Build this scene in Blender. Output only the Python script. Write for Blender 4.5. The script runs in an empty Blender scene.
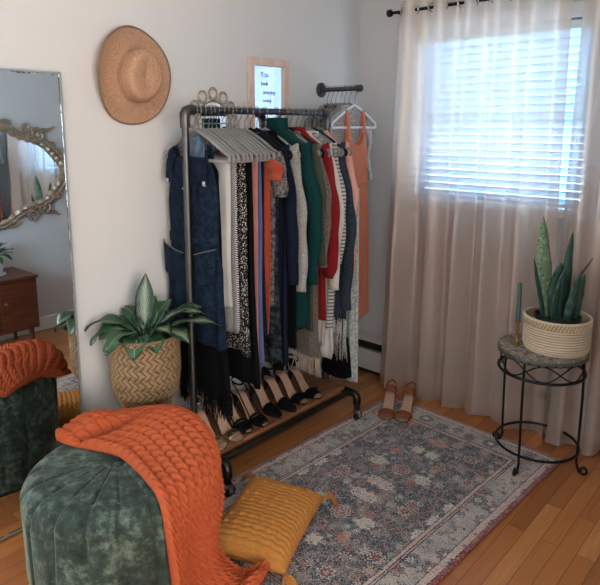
import bpy, math, random
from mathutils import Vector, Matrix, Euler
PI=math.pi; sin=math.sin; cos=math.cos
S=bpy.context.scene; COL=S.collection
rnd=random.Random(7)

# ------------------------------------------------------------------ helpers
def lin(c):
    return tuple((x/12.92 if x<=.04045 else ((x+.055)/1.055)**2.4) for x in [v/255. for v in c])
def lerp(a,b,t): return a+(b-a)*t
def sst(a,b,x):
    t=max(0,min(1,(x-a)/(b-a))); return t*t*(3-2*t)
def interp(pts,t):
    """Catmull-Rom through pts, t in 0..1"""
    n=len(pts)-1; f=max(0,min(.999999,t))*n; i=int(f); f-=i
    p=[pts[max(0,min(n,i+k))] for k in (-1,0,1,2)]
    return tuple(.5*((2*b)+(-a+c)*f+(2*a-5*b+4*c-d)*f*f+(-a+3*b-3*c+d)*f**3) for a,b,c,d in zip(*p))
def lint(xs,ys,x):
    if x<=xs[0]: return ys[0]
    for i in range(len(xs)-1):
        if x<=xs[i+1]: return lerp(ys[i],ys[i+1],(x-xs[i])/(xs[i+1]-xs[i]))
    return ys[-1]

class MB:
    def __init__(s): s.v=[]; s.f=[]; s.uv={}
    def add(s,vs,fs,uvs=None):
        o=len(s.v); s.v+= [tuple(v) for v in vs]; s.f+=[tuple(o+i for i in f) for f in fs]
        if uvs:
            for i,u in enumerate(uvs): s.uv[o+i]=u
        return s
    def box(s,a,b,M=None):
        (x0,y0,z0),(x1,y1,z1)=a,b
        v=[Vector(p) for p in [(x0,y0,z0),(x1,y0,z0),(x1,y1,z0),(x0,y1,z0),(x0,y0,z1),(x1,y0,z1),(x1,y1,z1),(x0,y1,z1)]]
        if M: v=[M@p for p in v]
        return s.add(v,[(0,3,2,1),(4,5,6,7),(0,1,5,4),(1,2,6,5),(2,3,7,6),(3,0,4,7)])
    def grid(s,fn,nu,nv,cu=False,cv=False,uv=True,flip=False):
        """fn(u,v)->point; u,v 0..1; cu/cv closed in u/v"""
        U=nu if cu else nu+1; V=nv if cv else nv+1
        vs=[];uvs=[]
        for j in range(V):
            for i in range(U):
                u=i/nu; v=j/nv; vs.append(fn(u,v)); uvs.append((u,v))
        fs=[]
        for j in range(nv):
            for i in range(nu):
                a=j*U+i; b=j*U+(i+1)%U; c=((j+1)%V)*U+(i+1)%U; d=((j+1)%V)*U+i
                fs.append((a,d,c,b) if flip else (a,b,c,d))
        return s.add(vs,fs,uvs if uv else None)
    def tube(s,pts,r,n=10,closed=False,flat=1.,up=None,cap=True):
        pts=[Vector(p) for p in pts]; m=len(pts)
        rs=r if isinstance(r,(list,tuple)) else [r]*m
        vs=[]; prev=None
        for i,p in enumerate(pts):
            if closed: t=(pts[(i+1)%m]-pts[i-1])
            else: t=(pts[min(i+1,m-1)]-pts[max(i-1,0)])
            if t.length<1e-9: t=Vector((0,0,1))
            t.normalize()
            if prev is None:
                a=Vector(up) if up else (Vector((0,0,1)) if abs(t.z)<.9 else Vector((1,0,0)))
            else: a=prev
            nn=(a-t*a.dot(t))
            if nn.length<1e-6: nn=t.orthogonal()
            nn.normalize(); prev=nn; bb=t.cross(nn)
            for k in range(n):
                q=2*PI*k/n; vs.append(p+nn*cos(q)*rs[i]*flat+bb*sin(q)*rs[i])
        fs=[]
        for i in range(m if closed else m-1):
            for k in range(n):
                a=i*n+k; b=i*n+(k+1)%n; c=((i+1)%m)*n+(k+1)%n; d=((i+1)%m)*n+k
                fs.append((a,b,c,d))
        if not closed and cap:
            fs.append(tuple(range(n-1,-1,-1))); fs.append(tuple((m-1)*n+k for k in range(n)))
        return s.add(vs,fs)
    def lathe(s,prof,c=(0,0,0),n=48,M=None,cap=True):
        """prof list of (r,z)"""
        vs=[]
        for r,z in prof:
            for k in range(n):
                q=2*PI*k/n; p=Vector((r*cos(q),r*sin(q),z))
                p=(M@p) if M else p+Vector(c); vs.append(p)
        fs=[]
        for j in range(len(prof)-1):
            for k in range(n):
                fs.append((j*n+k,j*n+(k+1)%n,(j+1)*n+(k+1)%n,(j+1)*n+k))
        if cap:
            fs.append(tuple(range(n-1,-1,-1))); fs.append(tuple((len(prof)-1)*n+k for k in range(n)))
        return s.add(vs,fs)
    def ball(s,c,r,n=12,M=None):
        rx,ry,rz=r if isinstance(r,(tuple,list)) else (r,r,r)
        c=Vector(c); vs=[];fs=[];m=n//2
        for j in range(1,m):
            for k in range(n):
                a=PI*j/m;q=2*PI*k/n
                p=Vector((rx*sin(a)*cos(q),ry*sin(a)*sin(q),rz*cos(a)))
                if M: p=M@p
                vs.append(c+p)
        for p in (Vector((0,0,rz)),Vector((0,0,-rz))):
            if M: p=M@p
            vs.append(c+p)
        T=len(vs)-2;B=len(vs)-1
        for j in range(m-2):
            for k in range(n): fs.append((j*n+k,(j+1)*n+k,(j+1)*n+(k+1)%n,j*n+(k+1)%n))
        for k in range(n):
            fs.append((T,k,(k+1)%n)); fs.append((B,(m-2)*n+(k+1)%n,(m-2)*n+k))
        return s.add(vs,fs)
    def build(s,name,mat,parent=None,sharp=40,bevel=0,solid=0,subd=0,thing_at=None):
        me=bpy.data.meshes.new(name); 
        off=Vector(thing_at) if thing_at else None
        vs=[tuple(Vector(v)-off) for v in s.v] if off else s.v
        me.from_pydata(vs,[],s.f); me.update()
        if s.uv:
            l=me.uv_layers.new(name='UVMap')
            for lp in me.loops: l.data[lp.index].uv=s.uv.get(lp.vertex_index,(0,0))
        me.polygons.foreach_set('use_smooth',[True]*len(me.polygons))
        if sharp: me.set_sharp_from_angle(angle=math.radians(sharp))
        if mat: me.materials.append(mat)
        o=bpy.data.objects.new(name,me); COL.objects.link(o)
        if off: o.location=off
        if parent: o.parent=parent
        if bevel:
            m=o.modifiers.new('bevel','BEVEL'); m.width=bevel; m.segments=2; m.limit_method='ANGLE'
        if solid:
            m=o.modifiers.new('solid','SOLIDIFY'); m.thickness=solid; m.offset=0
        if subd:
            m=o.modifiers.new('sub','SUBSURF'); m.levels=subd; m.render_levels=subd
        return o
def tag(o,label=None,cat=None,group=None,kind=None):
    if label: o['label']=label
    if cat: o['category']=cat
    if group: o['group']=group
    if kind: o['kind']=kind
    return o
def empty(name,loc,label,cat,group=None,rot=(0,0,0)):
    o=bpy.data.objects.new(name,None); COL.objects.link(o); o.location=loc; o.rotation_euler=rot; o.empty_display_size=.05
    return tag(o,label,cat,group)
def copy_tree(o,parent=None,kids=None):
    c=o.copy(); COL.objects.link(c)
    if parent: c.parent=parent
    for ch in list(o.children): copy_tree(ch,c)
    return c

# ------------------------------------------------------------------ materials
class N:
    def __init__(s,name):
        s.m=bpy.data.materials.new(name); s.m.use_nodes=True; s.t=s.m.node_tree; s.n=s.t.nodes; s.l=s.t.links
        s.p=s.n['Principled BSDF']; s.out=s.n['Material Output']
    def node(s,ty,**k):
        x=s.n.new(ty)
        for a,b in k.items():
            if a.startswith('i_'): x.inputs[a[2:].replace('_',' ')].default_value=b
            else: setattr(x,a,b)
        return x
    def L(s,a,b): s.l.new(a,b)
    def val(s,v):
        x=s.n.new('ShaderNodeValue'); x.outputs[0].default_value=v; return x.outputs[0]
    def math(s,op,a,b=0.,c=0.,clamp=False):
        x=s.n.new('ShaderNodeMath'); x.operation=op; x.use_clamp=clamp
        for i,q in enumerate((a,b,c)):
            if isinstance(q,(int,float)): x.inputs[i].default_value=q
            else: s.L(q,x.inputs[i])
        return x.outputs[0]
    def mix(s,f,a,b):
        x=s.n.new('ShaderNodeMix'); x.data_type='RGBA'
        for i,q in ((0,f),(6,a),(7,b)):
            if isinstance(q,(int,float)): x.inputs[i].default_value=q
            elif isinstance(q,tuple): x.inputs[i].default_value=(*q[:3],1)
            else: s.L(q,x.inputs[i])
        return x.outputs[2]
    def ramp(s,f,stops,inter='LINEAR'):
        x=s.n.new('ShaderNodeValToRGB'); r=x.color_ramp; r.interpolation=inter
        while len(r.elements)<len(stops): r.elements.new(.5)
        for e,(p,c) in zip(r.elements,stops):
            e.position=p; e.color=(*c[:3],1) if isinstance(c,tuple) else (c,c,c,1)
        s.L(f,x.inputs[0]); return x.outputs[0]
    def obj(s): return s.node('ShaderNodeTexCoord').outputs['Object']
    def uv(s): return s.node('ShaderNodeTexCoord').outputs['UV']
    def mapv(s,v,scale=(1,1,1),rot=(0,0,0),loc=(0,0,0)):
        x=s.n.new('ShaderNodeMapping'); x.inputs['Scale'].default_value=scale; x.inputs['Rotation'].default_value=rot; x.inputs['Location'].default_value=loc
        s.L(v,x.inputs[0]); return x.outputs[0]
    def noise(s,v,scale,detail=3,rough=.5,dist=0):
        x=s.n.new('ShaderNodeTexNoise'); x.inputs['Scale'].default_value=scale; x.inputs['Detail'].default_value=detail
        x.inputs['Roughness'].default_value=rough; x.inputs['Distortion'].default_value=dist
        s.L(v,x.inputs['Vector']); return x.outputs['Fac']
    def bump(s,h,strength=.3,dist=.01):
        x=s.n.new('ShaderNodeBump'); x.inputs['Strength'].default_value=strength; x.inputs['Distance'].default_value=dist
        s.L(h,x.inputs['Height']); s.L(x.outputs[0],s.p.inputs['Normal'])
    def col(s,c):
        if isinstance(c,tuple): s.p.inputs['Base Color'].default_value=(*c[:3],1)
        else: s.L(c,s.p.inputs['Base Color'])
    def set(s,rough=.5,metal=0,spec=.5,sheen=0):
        s.p.inputs['Roughness'].default_value=rough; s.p.inputs['Metallic'].default_value=metal
        s.p.inputs['Specular IOR Level'].default_value=spec; s.p.inputs['Sheen Weight'].default_value=sheen
        return s

def M_plain(name,rgb,rough=.5,metal=0,var=.12,scale=8,bump=0,bscale=60,spec=.5,sheen=0,stretch=(1,1,1)):
    m=N(name).set(rough,metal,spec,sheen); c=lin(rgb); v=m.mapv(m.obj(),stretch)
    n=m.noise(v,scale,3)
    lo=tuple(x*(1-var) for x in c); hi=tuple(min(1,x*(1+var)) for x in c)
    m.col(m.mix(n,lo,hi))
    if bump: m.bump(m.noise(v,bscale,2),bump,.004)
    return m.m
def M_fabric(name,rgb,weave=900,var=.18,pattern=None,rgb2=None,ps=60,rough=.95,sheen=.2):
    m=N(name).set(rough,0,.12,sheen if sum(rgb)>260 else 0.); c=lin(rgb); v=m.obj()
    n=m.noise(v,14,4,.6)
    base=m.mix(n,tuple(x*(1-var) for x in c),tuple(min(1,x*(1+var)) for x in c))
    if pattern=='spots':
        x=m.node('ShaderNodeTexVoronoi'); x.inputs['Scale'].default_value=ps; m.L(v,x.inputs['Vector'])
        f=m.math('LESS_THAN',x.outputs['Distance'],.34)
        base=m.mix(f,base,lin(rgb2))
    elif pattern=='vstripe':
        x=m.node('ShaderNodeSeparateXYZ'); m.L(v,x.inputs[0])
        f=m.math('GREATER_THAN',m.math('SINE',m.math('MULTIPLY',m.math('ADD',x.outputs[0],x.outputs[1]),ps)),.2)
        base=m.mix(f,base,lin(rgb2))
    elif pattern=='hstripe':
        x=m.node('ShaderNodeSeparateXYZ'); m.L(v,x.inputs[0])
        f=m.math('GREATER_THAN',m.math('SINE',m.math('MULTIPLY',x.outputs[2],ps)),.1)
        base=m.mix(f,base,lin(rgb2))
    elif pattern=='diag':
        x=m.node('ShaderNodeSeparateXYZ'); m.L(v,x.inputs[0])
        f=m.math('GREATER_THAN',m.math('SINE',m.math('MULTIPLY',m.math('ADD',m.math('MULTIPLY',x.outputs[2],1.),x.outputs[0]),ps)),.1)
        base=m.mix(f,base,lin(rgb2))
    elif pattern=='melange':
        f=m.ramp(m.noise(v,ps,2,.8),[(.42,0.),(.58,1.)]); base=m.mix(f,base,lin(rgb2))
    m.col(base); m.bump(m.noise(v,weave/3,2),.25,.003)
    return m.m
def M_wood(name,c1,c2,axis=(1,12,12),rough=.45,scale=6,bump=.1):
    m=N(name).set(rough,0,.4); v=m.mapv(m.obj(),axis)
    n=m.noise(v,scale,6,.65,.6)
    m.col(m.ramp(n,[(.25,lin(c1)),(.5,tuple((a+b)/2 for a,b in zip(lin(c1),lin(c2)))),(.75,lin(c2))]))
    m.bump(n,bump,.003); return m.m
def M_metal(name,rgb,rough=.3,var=.2):
    return M_plain(name,rgb,rough,1,var,20,.08,90)

MT={}
def wallmat(name,rgb):
    m=N(name).set(.75,0,.25); v=m.obj(); n=m.noise(v,1.3,3)
    c=lin(rgb); m.col(m.mix(n,tuple(x*.97 for x in c),tuple(x*1.02 for x in c)))
    m.bump(m.noise(v,180,3),.06,.003); return m.m
MT['wall']=wallmat('wall_paint',(207,205,202))
MT['ceil']=wallmat('ceiling_paint',(232,230,226))
MT['trim']=M_plain('white_trim_paint',(228,226,222),.4,var=.03)
MT['heater']=M_plain('white_enamel',(205,200,194),.4,var=.04)
MT['dark']=M_plain('dark_recess',(28,26,25),.7)
# floor planks
def floor_mat():
    m=N('oak_planks').set(.32,0,.5); v=m.obj()
    sx=m.node('ShaderNodeSeparateXYZ'); m.L(v,sx.inputs[0])
    cb=m.node('ShaderNodeCombineXYZ'); m.L(sx.outputs[1],cb.inputs[0]); m.L(sx.outputs[0],cb.inputs[1])
    b=m.node('ShaderNodeTexBrick'); b.offset=.37; b.offset_frequency=2; b.squash=1.
    for k,q in (('Scale',1.),('Mortar Size',.0009),('Mortar Smooth',.1),('Bias',0.),('Brick Width',.62),('Row Height',.062)): b.inputs[k].default_value=q
    b.inputs['Color1'].default_value=(0,0,0,1); b.inputs['Color2'].default_value=(1,1,1,1); b.inputs['Mortar'].default_value=(.5,.5,.5,1)
    m.L(cb.outputs[0],b.inputs['Vector'])
    # per-plank shift of grain
    ad=m.node('ShaderNodeVectorMath',operation='MULTIPLY_ADD'); m.L(b.outputs['Color'],ad.inputs[0]); ad.inputs[1].default_value=(3,7,5); m.L(cb.outputs[0],ad.inputs[2])
    g=m.noise(m.mapv(ad.outputs[0],(2.2,34,1)),3.2,6,.6,.5)
    g2=m.noise(m.mapv(ad.outputs[0],(.6,7,1)),3,3,.5)
    base=m.ramp(b.outputs['Color'],[(0.,lin((138,80,42))),(.25,lin((170,104,56))),(.6,lin((194,124,68))),(1.,lin((210,144,86)))])
    c=m.mix(m.math('MULTIPLY',m.math('SUBTRACT',g,.3,clamp=True),1.1),base,lin((122,62,30)))
    c=m.mix(m.math('MULTIPLY',g2,.35),c,lin((216,140,78)))
    c=m.mix(b.outputs['Fac'],c,lin((58,30,16)))
    m.col(c); m.L(m.math('ADD',m.math('MULTIPLY',g,.25),.2),m.p.inputs['Roughness'])
    h=m.math('SUBTRACT',m.math('MULTIPLY',g,.2),b.outputs['Fac']); m.bump(h,.25,.002); return m.m
MT['floor']=floor_mat()
# rug
def rug_mat(W,H):
    m=N('distressed_persian_rug').set(.97,0,.1,.3); v=m.obj()
    sx=m.node('ShaderNodeSeparateXYZ'); m.L(v,sx.inputs[0]); X,Y=sx.outputs[0],sx.outputs[1]
    ax=m.math('ABSOLUTE',X); ay=m.math('ABSOLUTE',Y)
    d=m.math('MINIMUM',m.math('SUBTRACT',W/2,ax),m.math('SUBTRACT',H/2,ay))   # distance to edge
    jit=m.math('MULTIPLY',m.math('SUBTRACT',m.noise(v,30,3),.5),.006); d=m.math('ADD',d,jit)
    cv=m.node('ShaderNodeCombineXYZ'); m.L(ax,cv.inputs[0]); m.L(ay,cv.inputs[1])
    mv=cv.outputs[0]
    NAVY,CREAM,RUST,PINK,LBLUE,CHAR,GREEN=[lin(q) for q in ((38,50,72),(224,212,196),(140,52,40),(194,112,90),(160,160,160),(54,50,54),(96,104,98))]
    field=m.mix(m.ramp(m.noise(v,7,3),[(.4,0.),(.62,1.)]),NAVY,CHAR)
    field=m.mix(m.ramp(m.noise(v,19,3,.6),[(.52,0.),(.6,1.)]),field,lin((122,112,108)))
    def layer(base,scale,cols,seed,rings,thr=1.):
        x=m.node('ShaderNodeTexVoronoi'); x.inputs['Scale'].default_value=scale; x.inputs['Randomness'].default_value=.55
        wn=m.node('ShaderNodeTexNoise'); wn.inputs['Scale'].default_value=45; wn.inputs['Detail'].default_value=2; m.L(v,wn.inputs['Vector'])
        wa=m.node('ShaderNodeVectorMath',operation='MULTIPLY_ADD'); m.L(wn.outputs['Color'],wa.inputs[0]); wa.inputs[1].default_value=(.012,.012,0); m.L(mv,wa.inputs[2])
        vv=m.mapv(wa.outputs[0],loc=(seed,seed*.7,0)); m.L(vv,x.inputs['Vector'])
        # local polar coordinates of each rosette
        sub=m.node('ShaderNodeVectorMath',operation='SUBTRACT'); 
        m.L(vv,sub.inputs[0]); m.L(x.outputs['Position'],sub.inputs[1])
        sp=m.node('ShaderNodeSeparateXYZ'); m.L(sub.outputs[0],sp.inputs[0])
        ang=m.math('ARCTAN2',sp.outputs[1],sp.outputs[0])
        r=m.math('MULTIPLY',x.outputs['Distance'],1.)
        pet=m.math('MULTIPLY',m.math('SINE',m.math('MULTIPLY',ang,8.)),.045)
        r=m.math('ADD',r,pet)
        sc=m.node('ShaderNodeSeparateColor'); m.L(x.outputs['Color'],sc.inputs[0])
        pick=m.ramp(sc.outputs[0],[(0.,cols[0]),(.34,cols[1]),(.67,cols[2])],'CONSTANT')
        pick2=m.ramp(sc.outputs[1],[(0.,cols[2]),(.3,CREAM),(.7,cols[1])],'CONSTANT')
        on=m.math('LESS_THAN',sc.outputs[2],thr)
        c=base
        for (a,b_,cc) in rings:
            f=m.math('MULTIPLY',m.math('MULTIPLY',m.math('GREATER_THAN',r,a),m.math('LESS_THAN',r,b_)),on)
            c=m.mix(f,c,{'p':pick,'q':pick2,'c':CREAM,'n':NAVY}[cc])
        return c
    # vine lattice
    w=m.node('ShaderNodeTexVoronoi',feature='DISTANCE_TO_EDGE'); w.inputs['Scale'].default_value=17; m.L(mv,w.inputs['Vector'])
    field=m.mix(m.math('MULTIPLY',m.math('LESS_THAN',w.outputs['Distance'],.03),.55),field,lin((170,160,148)))
    field=layer(field,24,(PINK,RUST,LBLUE),3.1,[(.12,.2,'p'),(.0,.1,'q'),(.26,.31,'q')],.8)
    field=layer(field,11,(RUST,PINK,CREAM),.37,[(.38,.41,'q'),(.28,.36,'p'),(.22,.25,'c'),(.12,.2,'p'),(.06,.1,'n'),(0.,.06,'c')],.86)
    field=layer(field,46,(RUST,PINK,CHAR),7.7,[(0.,.24,'p')],.6)
    # border
    bord=m.mix(m.ramp(m.noise(v,9,3),[(.4,0.),(.6,1.)]),lin((162,152,146)),lin((196,174,158)))
    bord=layer(bord,20,(NAVY,LBLUE,PINK),9.3,[(.1,.24,'p'),(.3,.34,'n')],.8)
    bord=layer(bord,11,(RUST,NAVY,PINK),5.3,[(.34,.40,'n'),(.2,.31,'p'),(.1,.15,'c'),(0.,.1,'q')],.8)
    bord=layer(bord,34,(NAVY,RUST,GREEN),1.3,[(0.,.22,'p')],.75)
    guard=layer(m.mix(.5,PINK,CREAM),40,(RUST,NAVY,CREAM),2.2,[(0.,.28,'p')],1.)
    c=field
    def band(lo,hi,cc):
        nonlocal c
        f=m.math('MULTIPLY',m.math('GREATER_THAN',d,lo),m.math('LESS_THAN',d,hi)); c=m.mix(f,c,cc)
    band(-1,.172,guard); band(.150,.156,CHAR); band(.168,.172,CHAR); band(-1,.145,bord); band(.14,.146,CHAR)
    band(-1,.045,guard); band(.043,.047,CHAR); band(.012,.018,CHAR); band(-1,.013,lin((168,52,42)))
    # wear: pile flecks and pale rubbed patches
    fl=m.noise(v,190,2,.7); c=m.mix(m.ramp(fl,[(.50,0.),(.62,.55)]),c,lin((206,200,190)))
    c=m.mix(m.ramp(fl,[(.36,.75),(.48,0.)]),c,lin((34,36,44)))
    wr=m.noise(m.mapv(v,(1,.35,1)),26,4,.7); c=m.mix(m.ramp(wr,[(.52,0.),(.75,.35)]),c,lin((198,192,186)))
    m.col(c); m.bump(m.noise(v,260,2),.5,.003); return m.m
# denim, velvet etc.
MT['denim']=M_fabric('dark_denim',(17,27,40),var=.3,pattern='melange',rgb2=(28,42,60),ps=40)
MT['denim_light']=M_fabric('chambray',(84,104,124),var=.2)
MT['stitch']=M_fabric('tan_stitching',(96,92,88))
MT['chrome']=M_metal('chrome',(200,200,202),.15)
MT['wire']=M_metal('hanger_wire',(170,172,175),.25)
MT['pipe']=M_metal('gunmetal_pipe',(92,90,88),.42)
MT['blackiron']=M_plain('black_iron',(30,28,28),.45,.6,.2,20,.1,80)
MT['pipe_dark']=M_metal('dark_pipe',(62,60,58),.4)
MT['shelf']=M_wood('reclaimed_shelf_wood',(80,48,30),(164,110,70),(14,1.2,14),.5,5,.3)
def velvet():
    m=N('green_crushed_velvet').set(.75,0,.25,.9); v=m.obj()
    m.p.inputs['Sheen Roughness'].default_value=.35; m.p.inputs['Sheen Tint'].default_value=(*lin((150,160,148)),1)
    n=m.noise(v,9,5,.7,.8); n2=m.noise(v,34,4,.7)
    f=m.math('MULTIPLY',m.math('ADD',n,n2),.5)
    m.col(m.ramp(f,[(.36,lin((20,28,23))),(.5,lin((46,58,50))),(.64,lin((100,112,99)))]))
    m.bump(m.noise(v,22,4),.35,.01); return m.m
MT['velvet']=velvet()
def wool(name,a,b):
    m=N(name).set(.95,0,.15,.4); v=m.obj(); m.p.inputs['Sheen Tint'].default_value=(*lin(b),1)
    m.col(m.mix(m.noise(v,60,4,.7),lin(a),lin(b))); m.bump(m.noise(v,320,3,.7),.6,.004); return m.m
MT['orange']=wool('orange_wool',(146,62,36),(190,94,56))
MT['mustard']=wool('mustard_cotton',(160,100,44),(202,138,72))
def straw():
    m=N('woven_straw').set(.8,0,.3); v=m.obj(); 
    c=m.node('ShaderNodeTexChecker'); c.inputs['Scale'].default_value=260; m.L(v,c.inputs['Vector'])
    n=m.noise(v,120,3,.7); f=m.math('ADD',m.math('MULTIPLY',c.outputs['Fac'],.25),m.math('MULTIPLY',n,.75))
    m.col(m.ramp(f,[(.3,lin((146,106,80))),(.6,lin((196,156,126)))])); m.bump(f,.6,.003); return m.m
MT['straw']=straw()
MT['straw_edge']=M_plain('dark_straw_binding',(128,104,82),.8,var=.25,scale=90,bump=.4,bscale=200)
def basket_mat():
    m=N('woven_seagrass').set(.75,0,.3); u=m.uv(); s=m.node('ShaderNodeSeparateXYZ'); m.L(u,s.inputs[0])
    rows=m.math('MULTIPLY',s.outputs[1],13.); fr=m.math('FLOOR',rows); par=m.math('SUBTRACT',m.math('MULTIPLY',m.math('MODULO',fr,2.),2.),1.)
    lv=m.math('FRACT',rows)
    st=m.math('FRACT',m.math('ADD',m.math('MULTIPLY',s.outputs[0],34.),m.math('MULTIPLY',m.math('MULTIPLY',lv,par),.75)))
    e=m.math('MINIMUM',st,m.math('SUBTRACT',1.,st))
    f=m.ramp(e,[(.03,0.),(.13,1.)])
    n=m.noise(m.mapv(u,(60,20,1)),4,3,.8)
    n2=m.noise(m.mapv(u,(1.2,1.2,1)),9,3,.6)
    c=m.ramp(n,[(.3,lin((74,52,34))),(.5,lin((140,112,78))),(.68,lin((196,170,132)))])
    c=m.mix(m.ramp(n2,[(.5,0.),(.66,.6)]),c,lin((92,70,48)))
    m.col(m.mix(f,lin((48,34,24)),c)); m.bump(f,.6,.004); return m.m
MT['seagrass']=basket_mat()
MT['soil']=M_plain('potting_soil',(44,32,25),.95,var=.4,scale=90,bump=.8,bscale=120)
MT['peg']=M_wood('tan_wood',(140,98,62),(178,132,90),(8,8,1),.5)
def leaf_mat(name,dark,light,kind):
    m=N(name).set(.42,0,.5); u=m.uv(); s=m.node('ShaderNodeSeparateXYZ'); m.L(u,s.inputs[0])
    cx=m.math('ABSOLUTE',m.math('SUBTRACT',s.outputs[0],.5))
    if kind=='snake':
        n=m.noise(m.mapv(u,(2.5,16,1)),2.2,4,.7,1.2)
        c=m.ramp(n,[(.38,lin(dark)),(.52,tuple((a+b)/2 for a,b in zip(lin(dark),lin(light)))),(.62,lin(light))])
    elif kind=='silver':   # pale blade with darker border and veins
        vein=m.math('SINE',m.math('MULTIPLY',m.math('ADD',s.outputs[1],m.math('MULTIPLY',cx,.8)),70.))
        n=m.noise(m.mapv(u,(6,10,1)),3,4,.7)
        f=m.math('ADD',m.math('ADD',m.math('MULTIPLY',cx,1.5),m.math('MULTIPLY',vein,.12)),m.math('MULTIPLY',m.math('SUBTRACT',n,.5),.9))
        c=m.ramp(f,[(.14,lin(light)),(.42,lin(dark))])
    else:
        n=m.noise(m.mapv(u,(4,8,1)),3,3,.6); c=m.mix(n,lin(dark),lin(light))
    mid=m.math('LESS_THAN',cx,.02); 
    if kind!='snake': c=m.mix(m.math('MULTIPLY',mid,.6),c,lin((160,180,140)))
    m.col(c); return m.m
MT['leaf_silver']=leaf_mat('silver_variegated_leaf',(28,54,36),(118,134,108),'silver')
MT['leaf_green']=leaf_mat('green_leaf',(20,52,32),(52,90,54),'plain')
MT['snake_lit']=leaf_mat('banded_snake_leaf',(56,92,70),(158,176,134),'snake')  # paler copy of the leaf greens, painted as lit, for the tall blade
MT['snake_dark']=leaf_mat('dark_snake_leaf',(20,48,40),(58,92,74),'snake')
def mirror_mat(name,tint,worn=False,size=None):
    m=N(name).set(.015,1,.5); m.col(tint)
    if worn:
        v=m.obj(); s=m.node('ShaderNodeSeparateXYZ'); m.L(v,s.inputs[0])
        W,H=size
        d=m.math('MINIMUM',m.math('SUBTRACT',W/2,m.math('ABSOLUTE',s.outputs[1])),m.math('SUBTRACT',H/2,m.math('ABSOLUTE',s.outputs[2])))
        n=m.noise(v,22,5,.7)
        f=m.math('GREATER_THAN',m.math('SUBTRACT',m.math('MULTIPLY',m.math('SUBTRACT',n,.47,clamp=True),.16),d),-.006)
        ed=m.math('LESS_THAN',d,.012)
        f=m.math('MULTIPLY',f,ed)
        col=m.mix(f,tint,lin((92,88,76))); m.col(col)
        m.L(m.math('MULTIPLY_ADD',f,.6,.015),m.p.inputs['Roughness']); m.L(m.math('SUBTRACT',1.,f),m.p.inputs['Metallic'])
    return m.m
MT['glassmirror']=mirror_mat('mirror_glass',(.86,.92,.96))
def rope_mat():
    m=N('cotton_rope').set(.9,0,.2); v=m.obj(); s_=m.node('ShaderNodeSeparateXYZ'); m.L(v,s_.inputs[0])
    f=m.math('ABSOLUTE',m.math('SINE',m.math('MULTIPLY',s_.outputs[2],PI/.0115)))
    c=m.mix(m.noise(v,60,3),lin((202,176,144)),lin((222,200,170)))
    m.col(m.mix(m.ramp(f,[(.12,0.),(.4,1.)]),lin((122,90,60)),c)); m.bump(m.noise(v,260,2),.5,.003); return m.m  # dark lines between the coils paint shade into the gaps
MT['rope_coil']=rope_mat()
MT['rope']=M_plain('cotton_rope_plain',(214,192,160),.9,var=.1,scale=60,bump=.5,bscale=260)
MT['rope_dark']=M_plain('tan_rope',(176,146,108),.9,var=.2,scale=90,bump=.5,bscale=260)
def curtain_mat():
    m=N('blush_satin_sheer'); v=m.obj()
    n=m.noise(m.mapv(v,(60,60,3)),4,3,.6)
    col=m.mix(n,lin((212,190,174)),lin((236,216,200)))
    df=m.node('ShaderNodeBsdfDiffuse'); m.L(col,df.inputs[0])
    tl=m.node('ShaderNodeBsdfTranslucent'); m.L(col,tl.inputs[0])
    gl=m.node('ShaderNodeBsdfGlossy'); gl.inputs['Roughness'].default_value=.32; gl.inputs['Color'].default_value=(*lin((226,206,188)),1)
    tr=m.node('ShaderNodeBsdfTransparent'); tr.inputs[0].default_value=(.97,.93,.91,1)
    def ms(f,a,b):
        x=m.node('ShaderNodeMixShader'); x.inputs[0].default_value=f; m.L(a,x.inputs[1]); m.L(b,x.inputs[2]); return x.outputs[0]
    a=ms(.40,df.outputs[0],tl.outputs[0]); a=ms(.30,a,gl.outputs[0]); a=ms(.22,a,tr.outputs[0])
    b=m.node('ShaderNodeBump'); b.inputs['Strength'].default_value=.25; b.inputs['Distance'].default_value=.006
    m.L(m.noise(m.mapv(v,(5,5,14)),2.4,4,.6,1.),b.inputs['Height'])
    for q in (df,tl,gl): m.L(b.outputs[0],q.inputs['Normal'])
    m.L(a,m.out.inputs[0]); return m.m
MT['curtain']=curtain_mat()
def blind_mat():
    m=N('white_blind_slat'); df=m.node('ShaderNodeBsdfDiffuse'); df.inputs[0].default_value=(.78,.84,.9,1); tl=m.node('ShaderNodeBsdfTranslucent'); tl.inputs[0].default_value=(.72,.84,.96,1)
    x=m.node('ShaderNodeMixShader'); x.inputs[0].default_value=.45; m.L(df.outputs[0],x.inputs[1]); m.L(tl.outputs[0],x.inputs[2]); m.L(x.outputs[0],m.out.inputs[0]); return m.m
MT['blind']=blind_mat()
MT['grey_velvet']=M_fabric('grey_velvet_flock',(134,134,132),sheen=.3)
MT['black_velvet']=M_fabric('black_velvet_flock',(24,24,26),sheen=.3)
MT['white_plastic']=M_plain('white_plastic',(226,230,238),.35,var=.03)
MT['nude']=M_plain('nude_leather',(176,140,116),.5,var=.1,scale=20)
MT['black_suede']=M_fabric('black_suede',(13,12,15),sheen=.15)
MT['gold']=M_metal('rose_gold_leather',(214,186,160),.28,.1)
MT['tan_leather']=M_plain('cognac_leather',(142,68,34),.45,var=.15,scale=25,bump=.15)
MT['walnut']=M_wood('walnut',(62,28,16),(112,58,34),(2,.9,12),.35,5,.05)
MT['antique']=M_plain('antique_gilt',(176,158,138),.42,.7,.35,30,.4,70)
MT['pot_white']=M_plain('white_ceramic',(226,228,230),.3,var=.03)
MT['frame_wood']=M_wood('pale_pink_wood',(196,168,150),(222,198,182),(6,6,1.5),.5)
MT['ink']=M_plain('dark_lettering',(60,64,74),.6)
MT['brass']=M_metal('aged_brass',(170,136,92),.3)
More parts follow.
